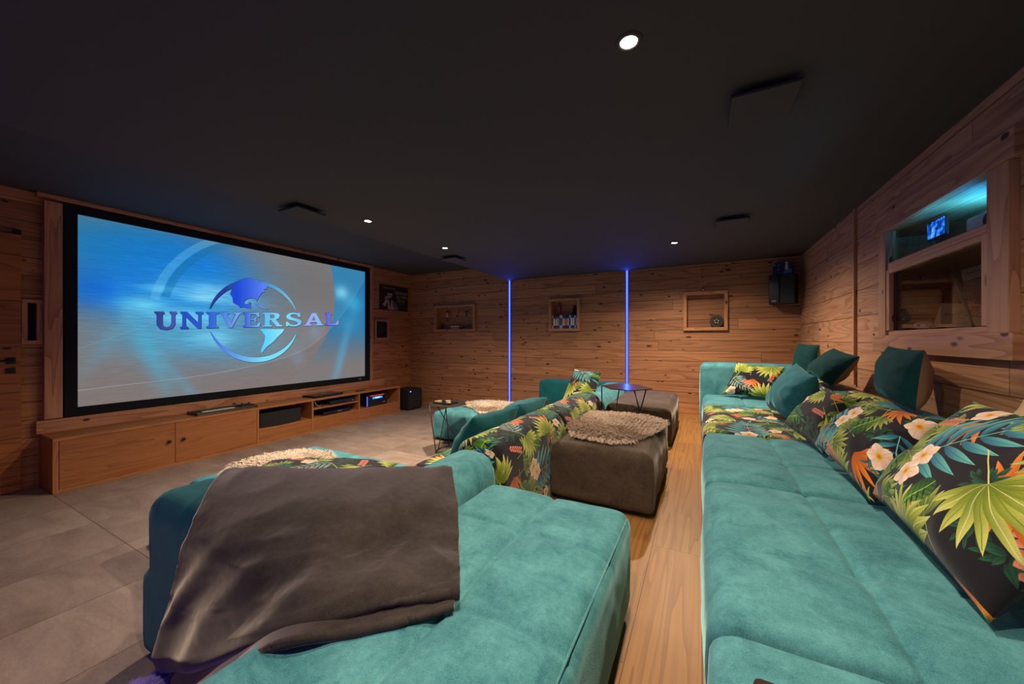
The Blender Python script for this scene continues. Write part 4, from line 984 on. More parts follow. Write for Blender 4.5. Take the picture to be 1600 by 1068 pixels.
# projector
t = thing('projector', 'pale projector glowing cyan behind the upper glass pane', 'projector', (1.5, 2.6, 1.62))
b = MB(); pts = [(1.22, 1.625), (1.46, 1.625), (1.46, 1.75), (1.30, 1.76), (1.22, 1.72)]
b.prism(pts, 1, 2.52, 2.78); b.build('housing', M['white'], t, bevel=.008)
b = MB(); b.lathe((1.21, 2.60, 1.675), [(0, .0), (.03, .0), (.034, .01), (.034, .03)], 24, 'x'); b.build('lens', M['black_gloss'], t)
b = MB(); b.box(1.216, 1.2195, 2.525, 2.60, 1.635, 1.72); b.build('light_panel', glow('cyan_panel', (.03, .55, .9), 1.6), t)
L = bpy.data.lights.new('projector_glow', 'AREA'); L.energy = 3.; L.color = (.03, .45, 1.); L.size = .10
lo = bpy.data.objects.new('projector_glow', L); C.objects.link(lo); lo.parent = t; lo.location = (-.18, .26, .07); lo.rotation_euler = (R(180), 0, 0)
t = thing('pane_reflection', 'small lit blue monitor standing behind the upper glass pane', 'monitor', (1.28, 3.11, 1.62))  # added glowing panel that imitates a reflection in the glass
b = MB(); b.box(1.272, 1.286, 3.08, 3.28, 1.72, 1.84); b.build('reflection_backing', M['black'], t, bevel=.003)
b = MB(); b.box(1.24, 1.34, 3.14, 3.22, 1.62, 1.628); b.box(1.276, 1.284, 3.17, 3.19, 1.628, 1.72); b.build('reflection_stand', M['black'], t)
refl = NT('reflection_picture'); nz = refl.noise(refl.ob(), 22, 3, .6)
refl.set(Base_Color=(.01, .01, .01), Emission_Color=refl.ramp(nz, [(.38, (.0, .01, .06)), (.5, (.0, .10, .75)), (.66, (.15, .6, 1.))]), Emission_Strength=1.3)
b = MB(); b.box(1.2685, 1.2715, 3.09, 3.27, 1.73, 1.83); b.build('reflection_face', refl.m, t)
# ---------------------------------------------------------------- upholstery builders
def axis_samples(a, b, r, step, extra=()):
    """sample positions along one edge: fine in the rounded ends and around seams"""
    n = 5; P = set()
    for i in range(n + 1):
        d = r * (1 - math.cos(i / n * math.pi / 2)) if r > 0 else 0
        P.add(round(a + d, 5)); P.add(round(b - d, 5))
    m = max(1, int((b - a - 2 * r) / step))
    for i in range(m + 1): P.add(round(a + r + (b - a - 2 * r) * i / m, 5))
    for e in extra:
        for d in (-.03, -.018, -.009, -.004, 0, .004, .009, .018, .03):
            if a < e + d < b: P.add(round(e + d, 5))
    Q = sorted(P); out = [Q[0]]
    for q in Q[1:]:
        if q - out[-1] > .0025: out.append(q)
    out[-1] = round(b, 5)
    return out

def soft_box(name, x0, x1, y0, y1, z0, z1, m, parent=None, r=.05, rt=None, step=.03, sx=(), sy=(), crown=.012, bulge=.012, depth=.012, seed=1, wr=.004, taper=0.):
    """rounded upholstered block; sx / sy are stitched seam positions across the top; rt = radius of the top edges"""
    rt = r if rt is None else rt
    rmax = max(r, rt)
    X, Y, Z = axis_samples(x0, x1, rmax, step, sx), axis_samples(y0, y1, rmax, step, sy), axis_samples(z0, z1, rmax, step)
    idx, V, F, U = {}, [], [], []
    cz = (z0 + z1) / 2; rb = min(r, .03)
    def place(x, y, z):
        # radius depends on height: rb at the bottom, rt on top
        rr = rt if z > cz else rb
        qx = min(max(x, x0 + rr), x1 - rr); qy = min(max(y, y0 + r), y1 - r); qz = min(max(z, z0 + rb), z1 - rt)
        qy = min(max(y, y0 + (r if z > cz else rb)), y1 - (r if z > cz else rb))
        ax = rr; ay = (r if z > cz else rb); az = (rt if z > cz else rb)
        dx, dy, dz = (x - qx) / ax, (y - qy) / ay, (z - qz) / az
        L = math.sqrt(dx * dx + dy * dy + dz * dz) or 1
        n = Vector((dx, dy, dz)) / L
        p = Vector((qx + ax * n.x, qy + ay * n.y, qz + az * n.z)) if max(abs(dx), abs(dy), abs(dz)) > 0 else Vector((x, y, z))
        fx = 1 - (2 * (x - x0) / (x1 - x0) - 1) ** 2; fy = 1 - (2 * (y - y0) / (y1 - y0) - 1) ** 2; fz = 1 - (2 * (z - z0) / (z1 - z0) - 1) ** 2
        w = max(n.z, 0)
        h = crown * min(1, fx * 1.8) * min(1, fy * 1.8)
        for s_ in sx: h -= depth * math.exp(-((x - s_) / .011) ** 2) - depth * .0 + .35 * depth * math.exp(-((x - s_) / .05) ** 2)
        for s_ in sy: h -= depth * math.exp(-((y - s_) / .011) ** 2) + .35 * depth * math.exp(-((y - s_) / .05) ** 2)
        if sx and sy:
            for a_ in sx:
                for b_ in sy:
                    d2 = (x - a_) ** 2 + (y - b_) ** 2
                    h -= depth * .9 * math.exp(-d2 / .0016)
                    if d2 < .06:
                        h += .0035 * math.cos(6 * math.atan2(y - b_, x - a_)) * math.exp(-d2 / .012) * (1 - math.exp(-d2 / .001))
        p = p + Vector((n.x * bulge * fz * fy, n.y * bulge * .25 * fz * fx, w * h))
        k = mnoise.noise(Vector((x * 5, y * 5, z * 5 + seed * 7.3))) + .5 * mnoise.noise(Vector((x * 14, y * 14, z * 14 + seed)))
        p = p + n * wr * k
        if taper: p.x += (p.z - z0) * 0; 
        return p
    def vid(x, y, z):
        k = (x, y, z)
        if k not in idx: idx[k] = len(V); V.append(place(x, y, z))
        return idx[k]
    def face(c, side):
        vs = [vid(*q) for q in c]
        F.append(vs)
        for q in c:
            x, y, z = q
            if side == 'z': U.append((y / FL, x / FL))
            elif side == 'x+': U.append((y / FL, (x1 + z1 - z) / FL))
            elif side == 'x-': U.append((y / FL, (x0 - z1 + z) / FL))
            else: U.append((x / FL, z / FL))
    for a0, a1 in zip(X, X[1:]):
        for b0, b1 in zip(Y, Y[1:]):
            face(((a0, b0, z1), (a1, b0, z1), (a1, b1, z1), (a0, b1, z1)), 'z'); face(((a0, b0, z0), (a0, b1, z0), (a1, b1, z0), (a1, b0, z0)), 'z')
        for c0, c1 in zip(Z, Z[1:]):
            face(((a0, y0_, c0), (a1, y0_, c0), (a1, y0_, c1), (a0, y0_, c1)) if (y0_ := Y[0]) is not None else None, 'y'); y1_ = Y[-1]
            face(((a0, y1_, c0), (a0, y1_, c1), (a1, y1_, c1), (a1, y1_, c0)), 'y')
    for b0, b1 in zip(Y, Y[1:]):
        for c0, c1 in zip(Z, Z[1:]):
            face(((X[0], b0, c0), (X[0], b0, c1), (X[0], b1, c1), (X[0], b1, c0)), 'x-'); face(((X[-1], b0, c0), (X[-1], b1, c0), (X[-1], b1, c1), (X[-1], b0, c1)), 'x+')
    me = bpy.data.meshes.new('m'); me.from_pydata([tuple(v) for v in V], [], F); me.update()
    lay = me.uv_layers.new(name='UVMap'); lay.data.foreach_set('uv', [c for q in U for c in q])
    return obj(name, me, m, parent, smooth=True)

def feet_strip(parent, x0, x1, y0, y1, z0, h=.03):
    b = MB(); b.box(x0 + .04, x1 - .04, y0 + .04, y1 - .04, z0, z0 + h + .01); return b.build('base', M['black'], parent)

def pillow(name, label, corners, mats, thick=.085, seed=0, group=None, flare=.085, cat='pillow', wrinkle=.010, uvo=(0, 0), uvr=0., n=44):
    """cushion from its four corner points BL, BR, TR, TL; mats = one material or (front, back)"""
    BL, BR, TR, TL = [Vector(c) for c in corners]
    nrm = ((BR - BL).cross(TL - BL)).normalized()
    two = isinstance(mats, tuple)
    W, H = ((BR - BL).length + (TR - TL).length) / 2, ((TL - BL).length + (TR - BR).length) / 2
    rr = random.Random(seed)
    dirs = [(rr.uniform(0, 6.28), rr.uniform(5, 11), rr.uniform(0, 6)) for _ in range(3)]
    def surf(i, j, side):
        u, v = 2 * i / n - 1, 2 * j / n - 1
        cu, cv = u * (1 - flare * (1 - v * v) ** .8), v * (1 - flare * (1 - u * u) ** .8)
        a, b_ = (cu + 1) / 2, (cv + 1) / 2
        p = BL * (1 - a) * (1 - b_) + BR * a * (1 - b_) + TR * a * b_ + TL * (1 - a) * b_
        e = max(0, (1 - abs(u) ** 2.4)) * max(0, (1 - abs(v) ** 2.4))
        h = thick * e ** .5
        k = 0
        # creases running in from the seams and corners
        ang = math.atan2(v, u); rad = max(abs(u), abs(v))
        k += math.sin(ang * 9 + dirs[0][2] + 2.5 * mnoise.noise(Vector((u * 2, v * 2, seed)))) * rad ** 3 * (1 - rad ** 8) * 1.0
        k += 1.3 * mnoise.noise(Vector((u * 1.1 + seed * 3.1, v * 1.1, side * 5.)))
        k += .45 * (1 - abs(mnoise.noise(Vector((u * 1.5 + seed, v * 1.5 + .6 * u, side * 2.)))) * 3)
        h += wrinkle * k * min(1, e * 3)
        # sag: fuller in the lower half
        h *= 1 + .18 * (-v)
        return p + nrm * h * side, (u, v)
    cu_, su_ = math.cos(uvr), math.sin(uvr)
    def mk(sides):
        V, F, U = [], [], []
        ids = {}
        for side in sides:
            for i in range(n + 1):
                for j in range(n + 1):
                    rim = i in (0, n) or j in (0, n)
                    key = (i, j, 0 if rim else side)
                    if key not in ids:
                        ids[key] = len(V); V.append(tuple(surf(i, j, side)[0]))
            for i in range(n):
                for j in range(n):
                    q = [(i, j), (i + 1, j), (i + 1, j + 1), (i, j + 1)]
                    if side < 0: q = q[::-1]
                    F.append([ids[(a, b_, 0 if (a in (0, n) or b_ in (0, n)) else side)] for a, b_ in q])
                    for a, b_ in q:
                        x, y = (a / n - .5) * W / FL, (b_ / n - .5) * H / FL
                        U.append((x * cu_ - y * su_ + uvo[0], x * su_ + y * cu_ + uvo[1]))
        me = bpy.data.meshes.new('m'); me.from_pydata(V, [], F); me.update()
        me.uv_layers.new(name='UVMap').data.foreach_set('uv', [c for q in U for c in q])
        return me
    if not two:
        t = obj(name, mk((1, -1)), mats, smooth=True); tag(t, label, cat, group)
        pipe_parent = t
    else:
        c = sum((Vector(q) for q in corners), Vector()) / 4
        t = thing(name, label, cat, tuple(c), 0, group)
        obj('front_cover', mk((1,)), mats[0], t, smooth=True); obj('back_cover', mk((-1,)), mats[1], t, smooth=True)
    return t

def in_poly(x, y, P):
    c = False; j = len(P) - 1
    for i in range(len(P)):
        if (P[i][1] > y) != (P[j][1] > y) and x < (P[j][0] - P[i][0]) * (y - P[i][1]) / (P[j][1] - P[i][1]) + P[i][0]: c = not c
        j = i
    return c

def sheepskin(name, label, outline, z, m, n=9000, L=.055, seed=1, zfun=None, w=.0035, group='sheepskins', flat=.65):
    """hide with a fleece of curved tapered locks"""
    zf = zfun or (lambda x, y: z)
    P = []
    for i in range(len(outline)):            # wavy hide edge
        a, b_ = outline[i], outline[(i + 1) % len(outline)]
        for t_ in (0, .33, .66): P.append((a[0] + (b_[0] - a[0]) * t_, a[1] + (b_[1] - a[1]) * t_))
    cx, cy = sum(p[0] for p in P) / len(P), sum(p[1] for p in P) / len(P)
    S = max(max(p[0] for p in P) - min(p[0] for p in P), max(p[1] for p in P) - min(p[1] for p in P))
    b = MB(); q = [(cx + (x - cx) * .96, cy + (y - cy) * .96) for x, y in P]
    nq = len(q)
    for s_ in (.0, .004):
        b.v += [(x, y, zf(x, y) + s_) for x, y in q] + [(cx, cy, zf(cx, cy) + s_)]; b.uv
    for k in range(nq):
        b.f.append((k, (k + 1) % nq, nq)); b.uv += [(0, 0)] * 3
        o = nq + 1; b.f.append((o + k, o + (k + 1) % nq, o + nq)); b.uv += [(0, 0)] * 3
        b.f.append((k, (k + 1) % nq, o + (k + 1) % nq, o + k)); b.uv += [(0, 0)] * 4
    me = b.mesh()
    t = thing(name, label, 'sheepskin', (cx, cy, zf(cx, cy)), 0, group)
    obj('hide', me, m, t)
    rs = random.Random(seed)
    xs, ys = [p[0] for p in P], [p[1] for p in P]
    V, F, U = [], [], []
    cnt = 0; tries = 0
    while cnt < n and tries < n * 6:
        tries += 1
        x, y = rs.uniform(min(xs), max(xs)), rs.uniform(min(ys), max(ys))
        if not in_poly(x, y, P): continue
        cnt += 1
        # locks: hairs of one cell lean together
        cl = .030; ix, iy = math.floor(x / cl), math.floor(y / cl)
        hr = random.Random(ix * 7919 + iy * 104729 + seed)
        ccx, ccy = (ix + .5 + hr.uniform(-.3, .3)) * cl, (iy + .5 + hr.uniform(-.3, .3)) * cl
        rx, ry = (x - cx) / (S * .5), (y - cy) / (S * .5); rad = math.hypot(rx, ry) + 1e-6
        sw = mnoise.noise(Vector((x * 3, y * 3, seed))) * 2.2 + hr.uniform(-.6, .6) + rs.uniform(-.25, .25)
        a = math.atan2(ry, rx) + sw
        k = flat * min(1, .35 + rad)
        dx, dy = math.cos(a) * k, math.sin(a) * k
        l = L * rs.uniform(.65, 1.15) * hr.uniform(.8, 1.15)
        zb = zf(x, y) + .003
        tx, ty = (ccx - x) * .8, (ccy - y) * .8          # pull the tips of a lock together
        p0 = Vector((x, y, zb)); p1 = Vector((x + dx * l * .45 + tx * .3, y + dy * l * .45 + ty * .3, zb + l * .34)); 
        drop = l * (.40 if rad < .75 else .12)
        p2 = Vector((x + dx * l * 1.05 + tx, y + dy * l * 1.05 + ty, zb + drop))
        sd_a = rs.uniform(0, 6.28); sv = Vector((math.cos(sd_a), math.sin(sd_a), 0)) * w * .5
        i0 = len(V); V += [tuple(p0 - sv), tuple(p0 + sv), tuple(p1 + sv * .8), tuple(p1 - sv * .8), tuple(p2)]
        F.append((i0, i0 + 1, i0 + 2, i0 + 3)); F.append((i0 + 3, i0 + 2, i0 + 4))
        U += [(0, 0), (0, 0), (0, .5), (0, .5), (0, .5), (0, .5), (0, 1)]
    me = bpy.data.meshes.new('m'); me.from_pydata(V, [], F); me.update()
    me.uv_layers.new(name='UVMap').data.foreach_set('uv', [c for q in U for c in q])
    f = obj('fleece', me, m, t, smooth=True); f['kind'] = 'stuff'
    return t

# ---------------------------------------------------------------- long sofa along the right wall (raised floor)
SH = .42
def module(name, label, parts, group, loc):
    return thing(name, label, 'sofa', loc, 0, group)
RG = 'modules of the long sofa at the right wall'
RX0, RXS, RX1 = .012, .86, 1.138
mods = [(-.02, 1.003, 'teal', 'teal'), (1.01, 2.033, 'teal', 'teal'), (2.04, 3.058, 'teal', 'teal'), (3.065, 4.335, 'floral', 'floral'), (4.34, 5.13, 'teal', 'teal')]
lab = ['nearest teal module of the long sofa, cut by the lower edge of the photo', 'second teal module of the long sofa, under the large tropical pillow', 'third teal module of the long sofa, just before the tropical printed seat',
       'tropical print module of the long sofa', 'last teal seat module of the long sofa beside the end block']
for (y0, y1, ms, mb), lb in zip(mods, lab):
    t = module('sofa_module', lb, None, RG, ((RX0 + RX1) / 2, (y0 + y1) / 2, 0))
    ym = (y0 + y1) / 2
    zt = SH; ys = y0 + .385
    soft_box('seat', RX0, RXS + .03, y0, y1, .035, zt, M[ms], t, r=.03, rt=.065, step=.035, sx=(.40,) if ms == 'teal' else (), sy=(ys,) if ms == 'teal' and y1 - y0 > .8 else (), crown=.014, bulge=.016, depth=.011, seed=int(y0 * 10), wr=.005)
    soft_box('back_roll', RXS, RX1, y0 + .002, y1 - .002, .035, .715, M[mb], t, r=.03, rt=.125, step=.035, sy=(ym,) if ms == 'teal' and y1 - y0 > .8 else (), crown=.01, bulge=.008, depth=.010, seed=int(y0 * 10) + 3, wr=.005)
    feet_strip(t, RX0, RX1, y0, y1, 0)
t = module('sofa_end_block', 'teal upright end block closing the long sofa near the back wall', None, RG, (.57, 5.3, 0))
soft_box('block', RX0 - .03, RX1, 5.135, 5.48, .035, .80, M['teal'], t, r=.06, rt=.06, step=.05, crown=.008, bulge=.012, seed=61)
feet_strip(t, RX0, RX1, 5.135, 5.48, 0)

# ---------------------------------------------------------------- front row sofa on the stone floor
FG = 'modules of the front sofa facing the screen'
BX0, BX1 = -1.26, -.955          # back roll
FZ = STONE; FS = .10
def fmod(lb, y, x=-1.8): return thing('sofa_module', lb, 'sofa', (x, y, FZ), 0, FG)
BGp = 'back bolsters of the front sofa'
def bolster(lb, y, nm='sofa_bolster'): return thing(nm, lb, 'sofa bolster', (-1.1, y, FZ), 0, BGp)
t = fmod('nearest teal chaise of the front sofa, under the grey blanket', 1.5)
soft_box('ledge', -2.15, BX0 - .005, .96, 1.205, FZ + .035, FS - .01, M['teal'], t, r=.03, rt=.05, step=.06, seed=10)
soft_box('seat', -3.27, BX0 - .005, 1.215, 2.20, FZ + .035, FS, M['teal'], t, r=.04, rt=.07, step=.04, sx=(-2.6, -1.93), sy=(1.71,), crown=.014, bulge=.014, seed=11, wr=.006)
feet_strip(t, -3.27, BX0, 1.215, 2.2, FZ)
t = bolster('teal arm bolster at the near end of the front sofa, under the blanket', .8)
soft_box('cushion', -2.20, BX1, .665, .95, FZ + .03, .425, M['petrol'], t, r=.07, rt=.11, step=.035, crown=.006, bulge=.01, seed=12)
feet_strip(t, -2.2, BX1, .665, .95, FZ)
t = bolster('short teal back bolster beside the foreground ottoman', 1.26)
soft_box('cushion', BX0 + .012, BX1 - .002, .955, 1.68, FZ + .035, .50, M['teal'], t, r=.04, rt=.125, step=.03, sy=(1.36,), crown=.006, bulge=.006, depth=.004, seed=13)
feet_strip(t, BX0, BX1, .955, 1.68, FZ)
t = fmod('tropical print seat module in the middle of the front sofa', 2.6)
soft_box('seat', -2.07, BX0 - .005, 2.21, 3.0, FZ + .035, FS, M['floral'], t, r=.03, rt=.05, step=.05, crown=.012, seed=14)
feet_strip(t, -2.07, BX0, 2.21, 3.0, FZ)
t = fmod('second tropical print seat module of the front sofa, behind the pillows', 3.5)
soft_box('seat', -2.07, BX0 - .005, 3.01, 3.975, FZ + .035, FS, M['floral'], t, r=.03, rt=.05, step=.05, crown=.012, seed=16)
feet_strip(t, -2.07, BX0, 3.01, 3.975, FZ)
t = bolster('tropical print back bolster with small white label, next to the foreground ottoman', 2.1)
soft_box('cushion', BX0, BX1 + .012, 1.69, 2.70, FZ + .035, .54, M['floral'], t, r=.03, rt=.13, step=.035, crown=.006, bulge=.006, seed=15, wr=.008)
b = MB(); b.box(BX1 + .0165, BX1 + .0195, 1.735, 1.785, .10, .17); lb_ = b.build('care_label', M['white'], t)
b = MB()
for dims in ((1.742, 1.750, .11, .16), (1.757, 1.777, .145, .16), (1.757, 1.762, .11, .14), (1.768, 1.777, .115, .135), (1.742, 1.772, .102, .106)): b.box(BX1 + .0195, BX1 + .0202, *dims)
b.build('label_print', M['black'], lb_)
feet_strip(t, BX0, BX1, 1.69, 2.7, FZ)
t = bolster('tropical print back bolster beside the sheepskin covered ottoman', 3.3)
soft_box('cushion', BX0, BX1 + .010, 2.71, 3.86, FZ + .035, .535, M['floral'], t, r=.03, rt=.13, step=.035, crown=.006, bulge=.006, seed=17, wr=.008)
feet_strip(t, BX0, BX1, 2.71, 3.86, FZ)
t = fmod('far teal chaise of the front sofa with cream sheepskin', 4.7)
soft_box('seat', -3.34, BX0 - .005, 3.99, 5.19, FZ + .035, FS, M['teal'], t, r=.04, rt=.07, step=.04, sx=(-2.65, -1.95), sy=(4.6,), crown=.014, seed=18)
feet_strip(t, -3.34, BX0, 4.0, 5.19, FZ)
t = bolster('teal end bolster of the front sofa near the back wall', 5.36)
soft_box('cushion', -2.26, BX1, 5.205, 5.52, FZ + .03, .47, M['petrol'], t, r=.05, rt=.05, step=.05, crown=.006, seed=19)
feet_strip(t, -2.26, BX1, 5.205, 5.52, FZ)
t = bolster('far teal back bolster behind the dark hexagonal table', 4.5)
soft_box('cushion', BX0, BX1 + .008, 3.87, 5.195, FZ + .035, .50, M['teal'], t, r=.04, rt=.13, step=.04, crown=.006, seed=20)
feet_strip(t, BX0, BX1, 3.87, 5.195, FZ)

# ---------------------------------------------------------------- ottomans on the raised floor behind the front sofa
OG = 'ottomans behind the front sofa'
t = thing('ottoman', 'big teal ottoman in the foreground partly under the grey blanket', 'ottoman', (-.6, .9, 0), 0, OG)
soft_box('cushion', -.935, -.255, .12, 1.545, .035, .40, M['teal'], t, r=.03, rt=.055, step=.028, sx=(-.585,), sy=(.78, 1.19), crown=.014, bulge=.012, depth=.011, seed=31, wr=.005)
feet_strip(t, -.935, -.265, .12, 1.54, 0)
b = MB()
yy = 1.53; b.tube([(-.268, .14, .378), (-.268, .8, .385), (-.268, 1.505, .378)], .0032, 6); b.build('piping', M['teal'], t, smooth=True)
t = thing('ottoman', 'brown velvet ottoman carrying the grey-brown sheepskin', 'ottoman', (-.6, 2.87, 0), 0, OG)
soft_box('cushion', -.93, -.262, 2.335, 3.42, .035, .40, M['taupe'], t, r=.03, rt=.07, step=.035, crown=.016, bulge=.016, seed=32, wr=.009)
feet_strip(t, -.93, -.262, 2.335, 3.42, 0)
t = thing('ottoman', 'brown velvet ottoman with bare top near the back wall', 'ottoman', (-.63, 4.7, 0), 0, OG)
soft_box('cushion', -.94, -.275, 4.0, 5.30, .035, .40, M['taupe'], t, r=.03, rt=.07, step=.04, crown=.016, bulge=.014, seed=33, wr=.008)
feet_strip(t, -.94, -.275, 4.0, 5.30, 0)

# ---------------------------------------------------------------- pillows on the long sofa
TP = 'tropical print pillows on the long sofa'; TV = 'two-tone velvet pillows on the long sofa'
pillow('pillow', 'large tropical print pillow nearest the viewer on the long sofa', [(.60, 1.95, .48), (.575, 1.23, .455), (.87, 1.22, .90), (.86, 1.92, .88)], M['floral'], .10, 4, TP, uvo=(.33, .25), uvr=R(-48), n=56)
pillow('pillow', 'tropical print pillow in the middle, gathered corner at upper right', [(.54, 2.50, .53), (.585, 1.90, .46), (.86, 2.10, .775), (.80, 2.70, .76)], M['floral'], .10, 7, TP, uvo=(.15, .35), uvr=R(150), n=50)
pillow('pillow', 'tropical print pillow leaning behind the middle one, next to the plain teal pillow', [(.50, 3.10, .52), (.60, 2.60, .455), (.86, 2.95, .74), (.78, 3.40, .73)], M['floral'], .09, 9, TP, uvo=(.85, .1), uvr=R(20), n=50)
pillow('pillow', 'small tropical print pillow leaning on the end block of the long sofa', [(.20, 4.93, .455), (.70, 4.72, .46), (.82, 4.97, .80), (.36, 5.05, .83)], M['floral'], .075, 12, TP, uvo=(.3, .9), uvr=R(-10), n=40)
pillow('pillow', 'plain teal pillow standing between the tropical print pillows', [(.55, 4.02, .46), (.62, 3.42, .46), (.72, 3.28, .84), (.72, 3.90, .90)], M['teal_mid'], .13, 14, n=44)
def two(label, cs, sd, th): return pillow('velvet_pillow', label, cs, (M['teal_dark'], M['beige']), th, sd, TV, flare=.06, n=40, wrinkle=.006)
two('dark teal pillow with beige back standing upright on the roll, nearest the viewer', [(.98, 3.02, .755), (.93, 2.50, .745), (.95, 2.47, 1.05), (1.03, 3.10, 1.06)], 21, .09)
two('dark teal pillow with beige back lying tilted under the wall batten', [(.86, 4.22, .80), (.90, 3.70, .73), (.95, 3.28, .985), (.95, 3.84, 1.03)], 23, .09)
two('smallest dark teal pillow with beige back standing far in the corner', [(.89, 4.98, .745), (.98, 4.50, .745), (1.0, 4.46, 1.05), (.93, 4.95, 1.06)], 25, .07)
pillow('knitted_pillow', 'cream knitted pillow at the right edge of the photo', [(.93, 1.95, .72), (.96, 1.55, .72), (1.07, 1.50, 1.06), (1.06, 1.93, 1.04)], M['knit'], .06, 27, n=36)

# pillows on the front sofa
FP = 'pillows on the front sofa'
pillow('pillow', 'deep teal pillow leaning on the near end of the printed back roll', [(-1.50, 1.93, .24), (-1.50, 2.44, .20), (-1.21, 2.42, .60), (-1.27, 1.90, .61)], M['petrol'], .12, 31, FP)
pillow('pillow', 'lighter teal pillow behind the deep teal one on the front sofa', [(-1.62, 2.50, .18), (-1.58, 3.08, .18), (-1.22, 3.00, .59), (-1.25, 2.52, .60)], M['teal_mid'], .14, 33, FP)
pillow('pillow', 'dark moss coloured pillow on the far seat of the front sofa', [(-2.0, 3.15, .145), (-1.92, 3.68, .145), (-1.48, 3.75, .44), (-1.52, 3.20, .44)], M['moss'], .11, 35, FP)
pillow('pillow', 'tropical print pillow standing in the far corner of the front sofa', [(-1.50, 4.10, .30), (-1.06, 4.02, .46), (-1.04, 4.28, .72), (-1.42, 4.42, .73)], M['floral'], .08, 37, FP, uvo=(.55, .2), uvr=R(40), n=36)
pillow('pillow', 'tropical print pillow lying behind the grey blanket on the near chaise', [(-2.30, 1.02, .31), (-1.50, 1.25, .31), (-1.80, 1.82, .27), (-2.50, 1.38, .31)], M['floral'], .075, 39, FP, uvo=(.1, .8), uvr=R(100), n=40)

# ---------------------------------------------------------------- sheepskins
sheepskin('sheepskin', 'grey-brown sheepskin on the brown ottoman', [(-.93, 2.70), (-.80, 2.44), (-.62, 2.40), (-.52, 2.38), (-.40, 2.47), (-.34, 2.66), (-.26, 2.95), (-.26, 3.25), (-.44, 3.42), (-.68, 3.44), (-.93, 3.36), (-.96, 3.0)], .415, M['fur_grey'], 26000, .052, 3, w=.0034)
sheepskin('sheepskin', 'cream sheepskin on the far teal chaise', [(-3.12, 4.42), (-2.85, 4.28), (-2.6, 4.06), (-2.36, 4.05), (-2.22, 4.3), (-2.30, 4.72), (-2.55, 4.98), (-3.0, 4.95), (-3.22, 4.7)], .115, M['fur_cream'], 20000, .075, 5, w=.0045)
sheepskin('sheepskin', 'cream sheepskin on the near chaise behind the grey blanket', [(-3.22, 1.50), (-3.05, 1.36), (-2.72, 1.30), (-2.52, 1.45), (-2.55, 1.85), (-2.80, 2.02), (-3.1, 1.98), (-3.24, 1.76)], .115, M['fur_cream'], 20000, .078, 7, w=.0042)
sheepskin('fur_throw', 'violet glowing fluffy throw tail below the blanket corner', [(-1.86, .58), (-1.74, .62), (-1.62, .58), (-1.60, .46), (-1.70, .40), (-1.82, .44)], -.27, M['fur_led_tint'], 7000, .06, 9, zfun=lambda x, y: -.295 + .17 * max(0, 1 - ((x + 1.73) / .14) ** 2 - ((y - .52) / .13) ** 2), w=.004, group=None)

# ---------------------------------------------------------------- the grey blanket
CP = [
 [(-1.93, .98, .46), (-1.72, 1.05, .46), (-1.52, 1.14, .46), (-1.33, 1.25, .47), (-1.15, 1.30, .48), (-1.03, 1.36, .47)],
 [(-1.833, .817, .530), (-1.642, .895, .548), (-1.431, .986, .540), (-1.249, 1.095, .535), (-1.105, 1.21, .535), (-.982, 1.303, .522)],
 [(-1.624, .659, .50), (-1.389, .715, .52), (-1.191, .796, .525), (-1.024, .883, .53), (-.914, 1.001, .51), (-.843, 1.143, .475)],
 [(-1.549, .596, .42), (-1.259, .615, .48), (-1.058, .687, .50), (-.925, .786, .50), (-.839, .919, .47), (-.736, 1.013, .455)],
 [(-1.633, .599, .25), (-1.244, .579, .40), (-.978, .617, .47), (-.862, .721, .47), (-.76, .832, .455), (-.668, .922, .448)],
 [(-1.745, .600, .05), (-1.33, .560, .25), (-.932, .563, .43), (-.785, .647, .455), (-.674, .738, .452), (-.603, .836, .445)],
 [(-1.752, .600, -.10), (-1.30, .520, .16), (-.915, .515, .39), (-.753, .602, .437), (-.655, .696, .440), (-.571, .786, .432)],
 [(-1.74, .625, -.13), (-1.28, .55, .14), (-.93, .545, .385), (-.785, .645, .418), (-.695, .735, .420), (-.61, .83, .420)],
 [(-1.725, .61, -.15), (-1.25, .510, .125), (-.86, .462, .410), (-.725, .562, .424), (-.628, .658, .424), (-.556, .745, .424)],
 [(-1.72, .64, -.15), (-1.25, .56, .11), (-.90, .55, .40), (-.78, .65, .405), (-.69, .75, .406), (-.62, .82, .406)]]
def cr(p0, p1, p2, p3, t):
    return .5 * ((2 * p1) + (-p0 + p2) * t + (2 * p0 - 5 * p1 + 4 * p2 - p3) * t * t + (-p0 + 3 * p1 - 3 * p2 + p3) * t ** 3)
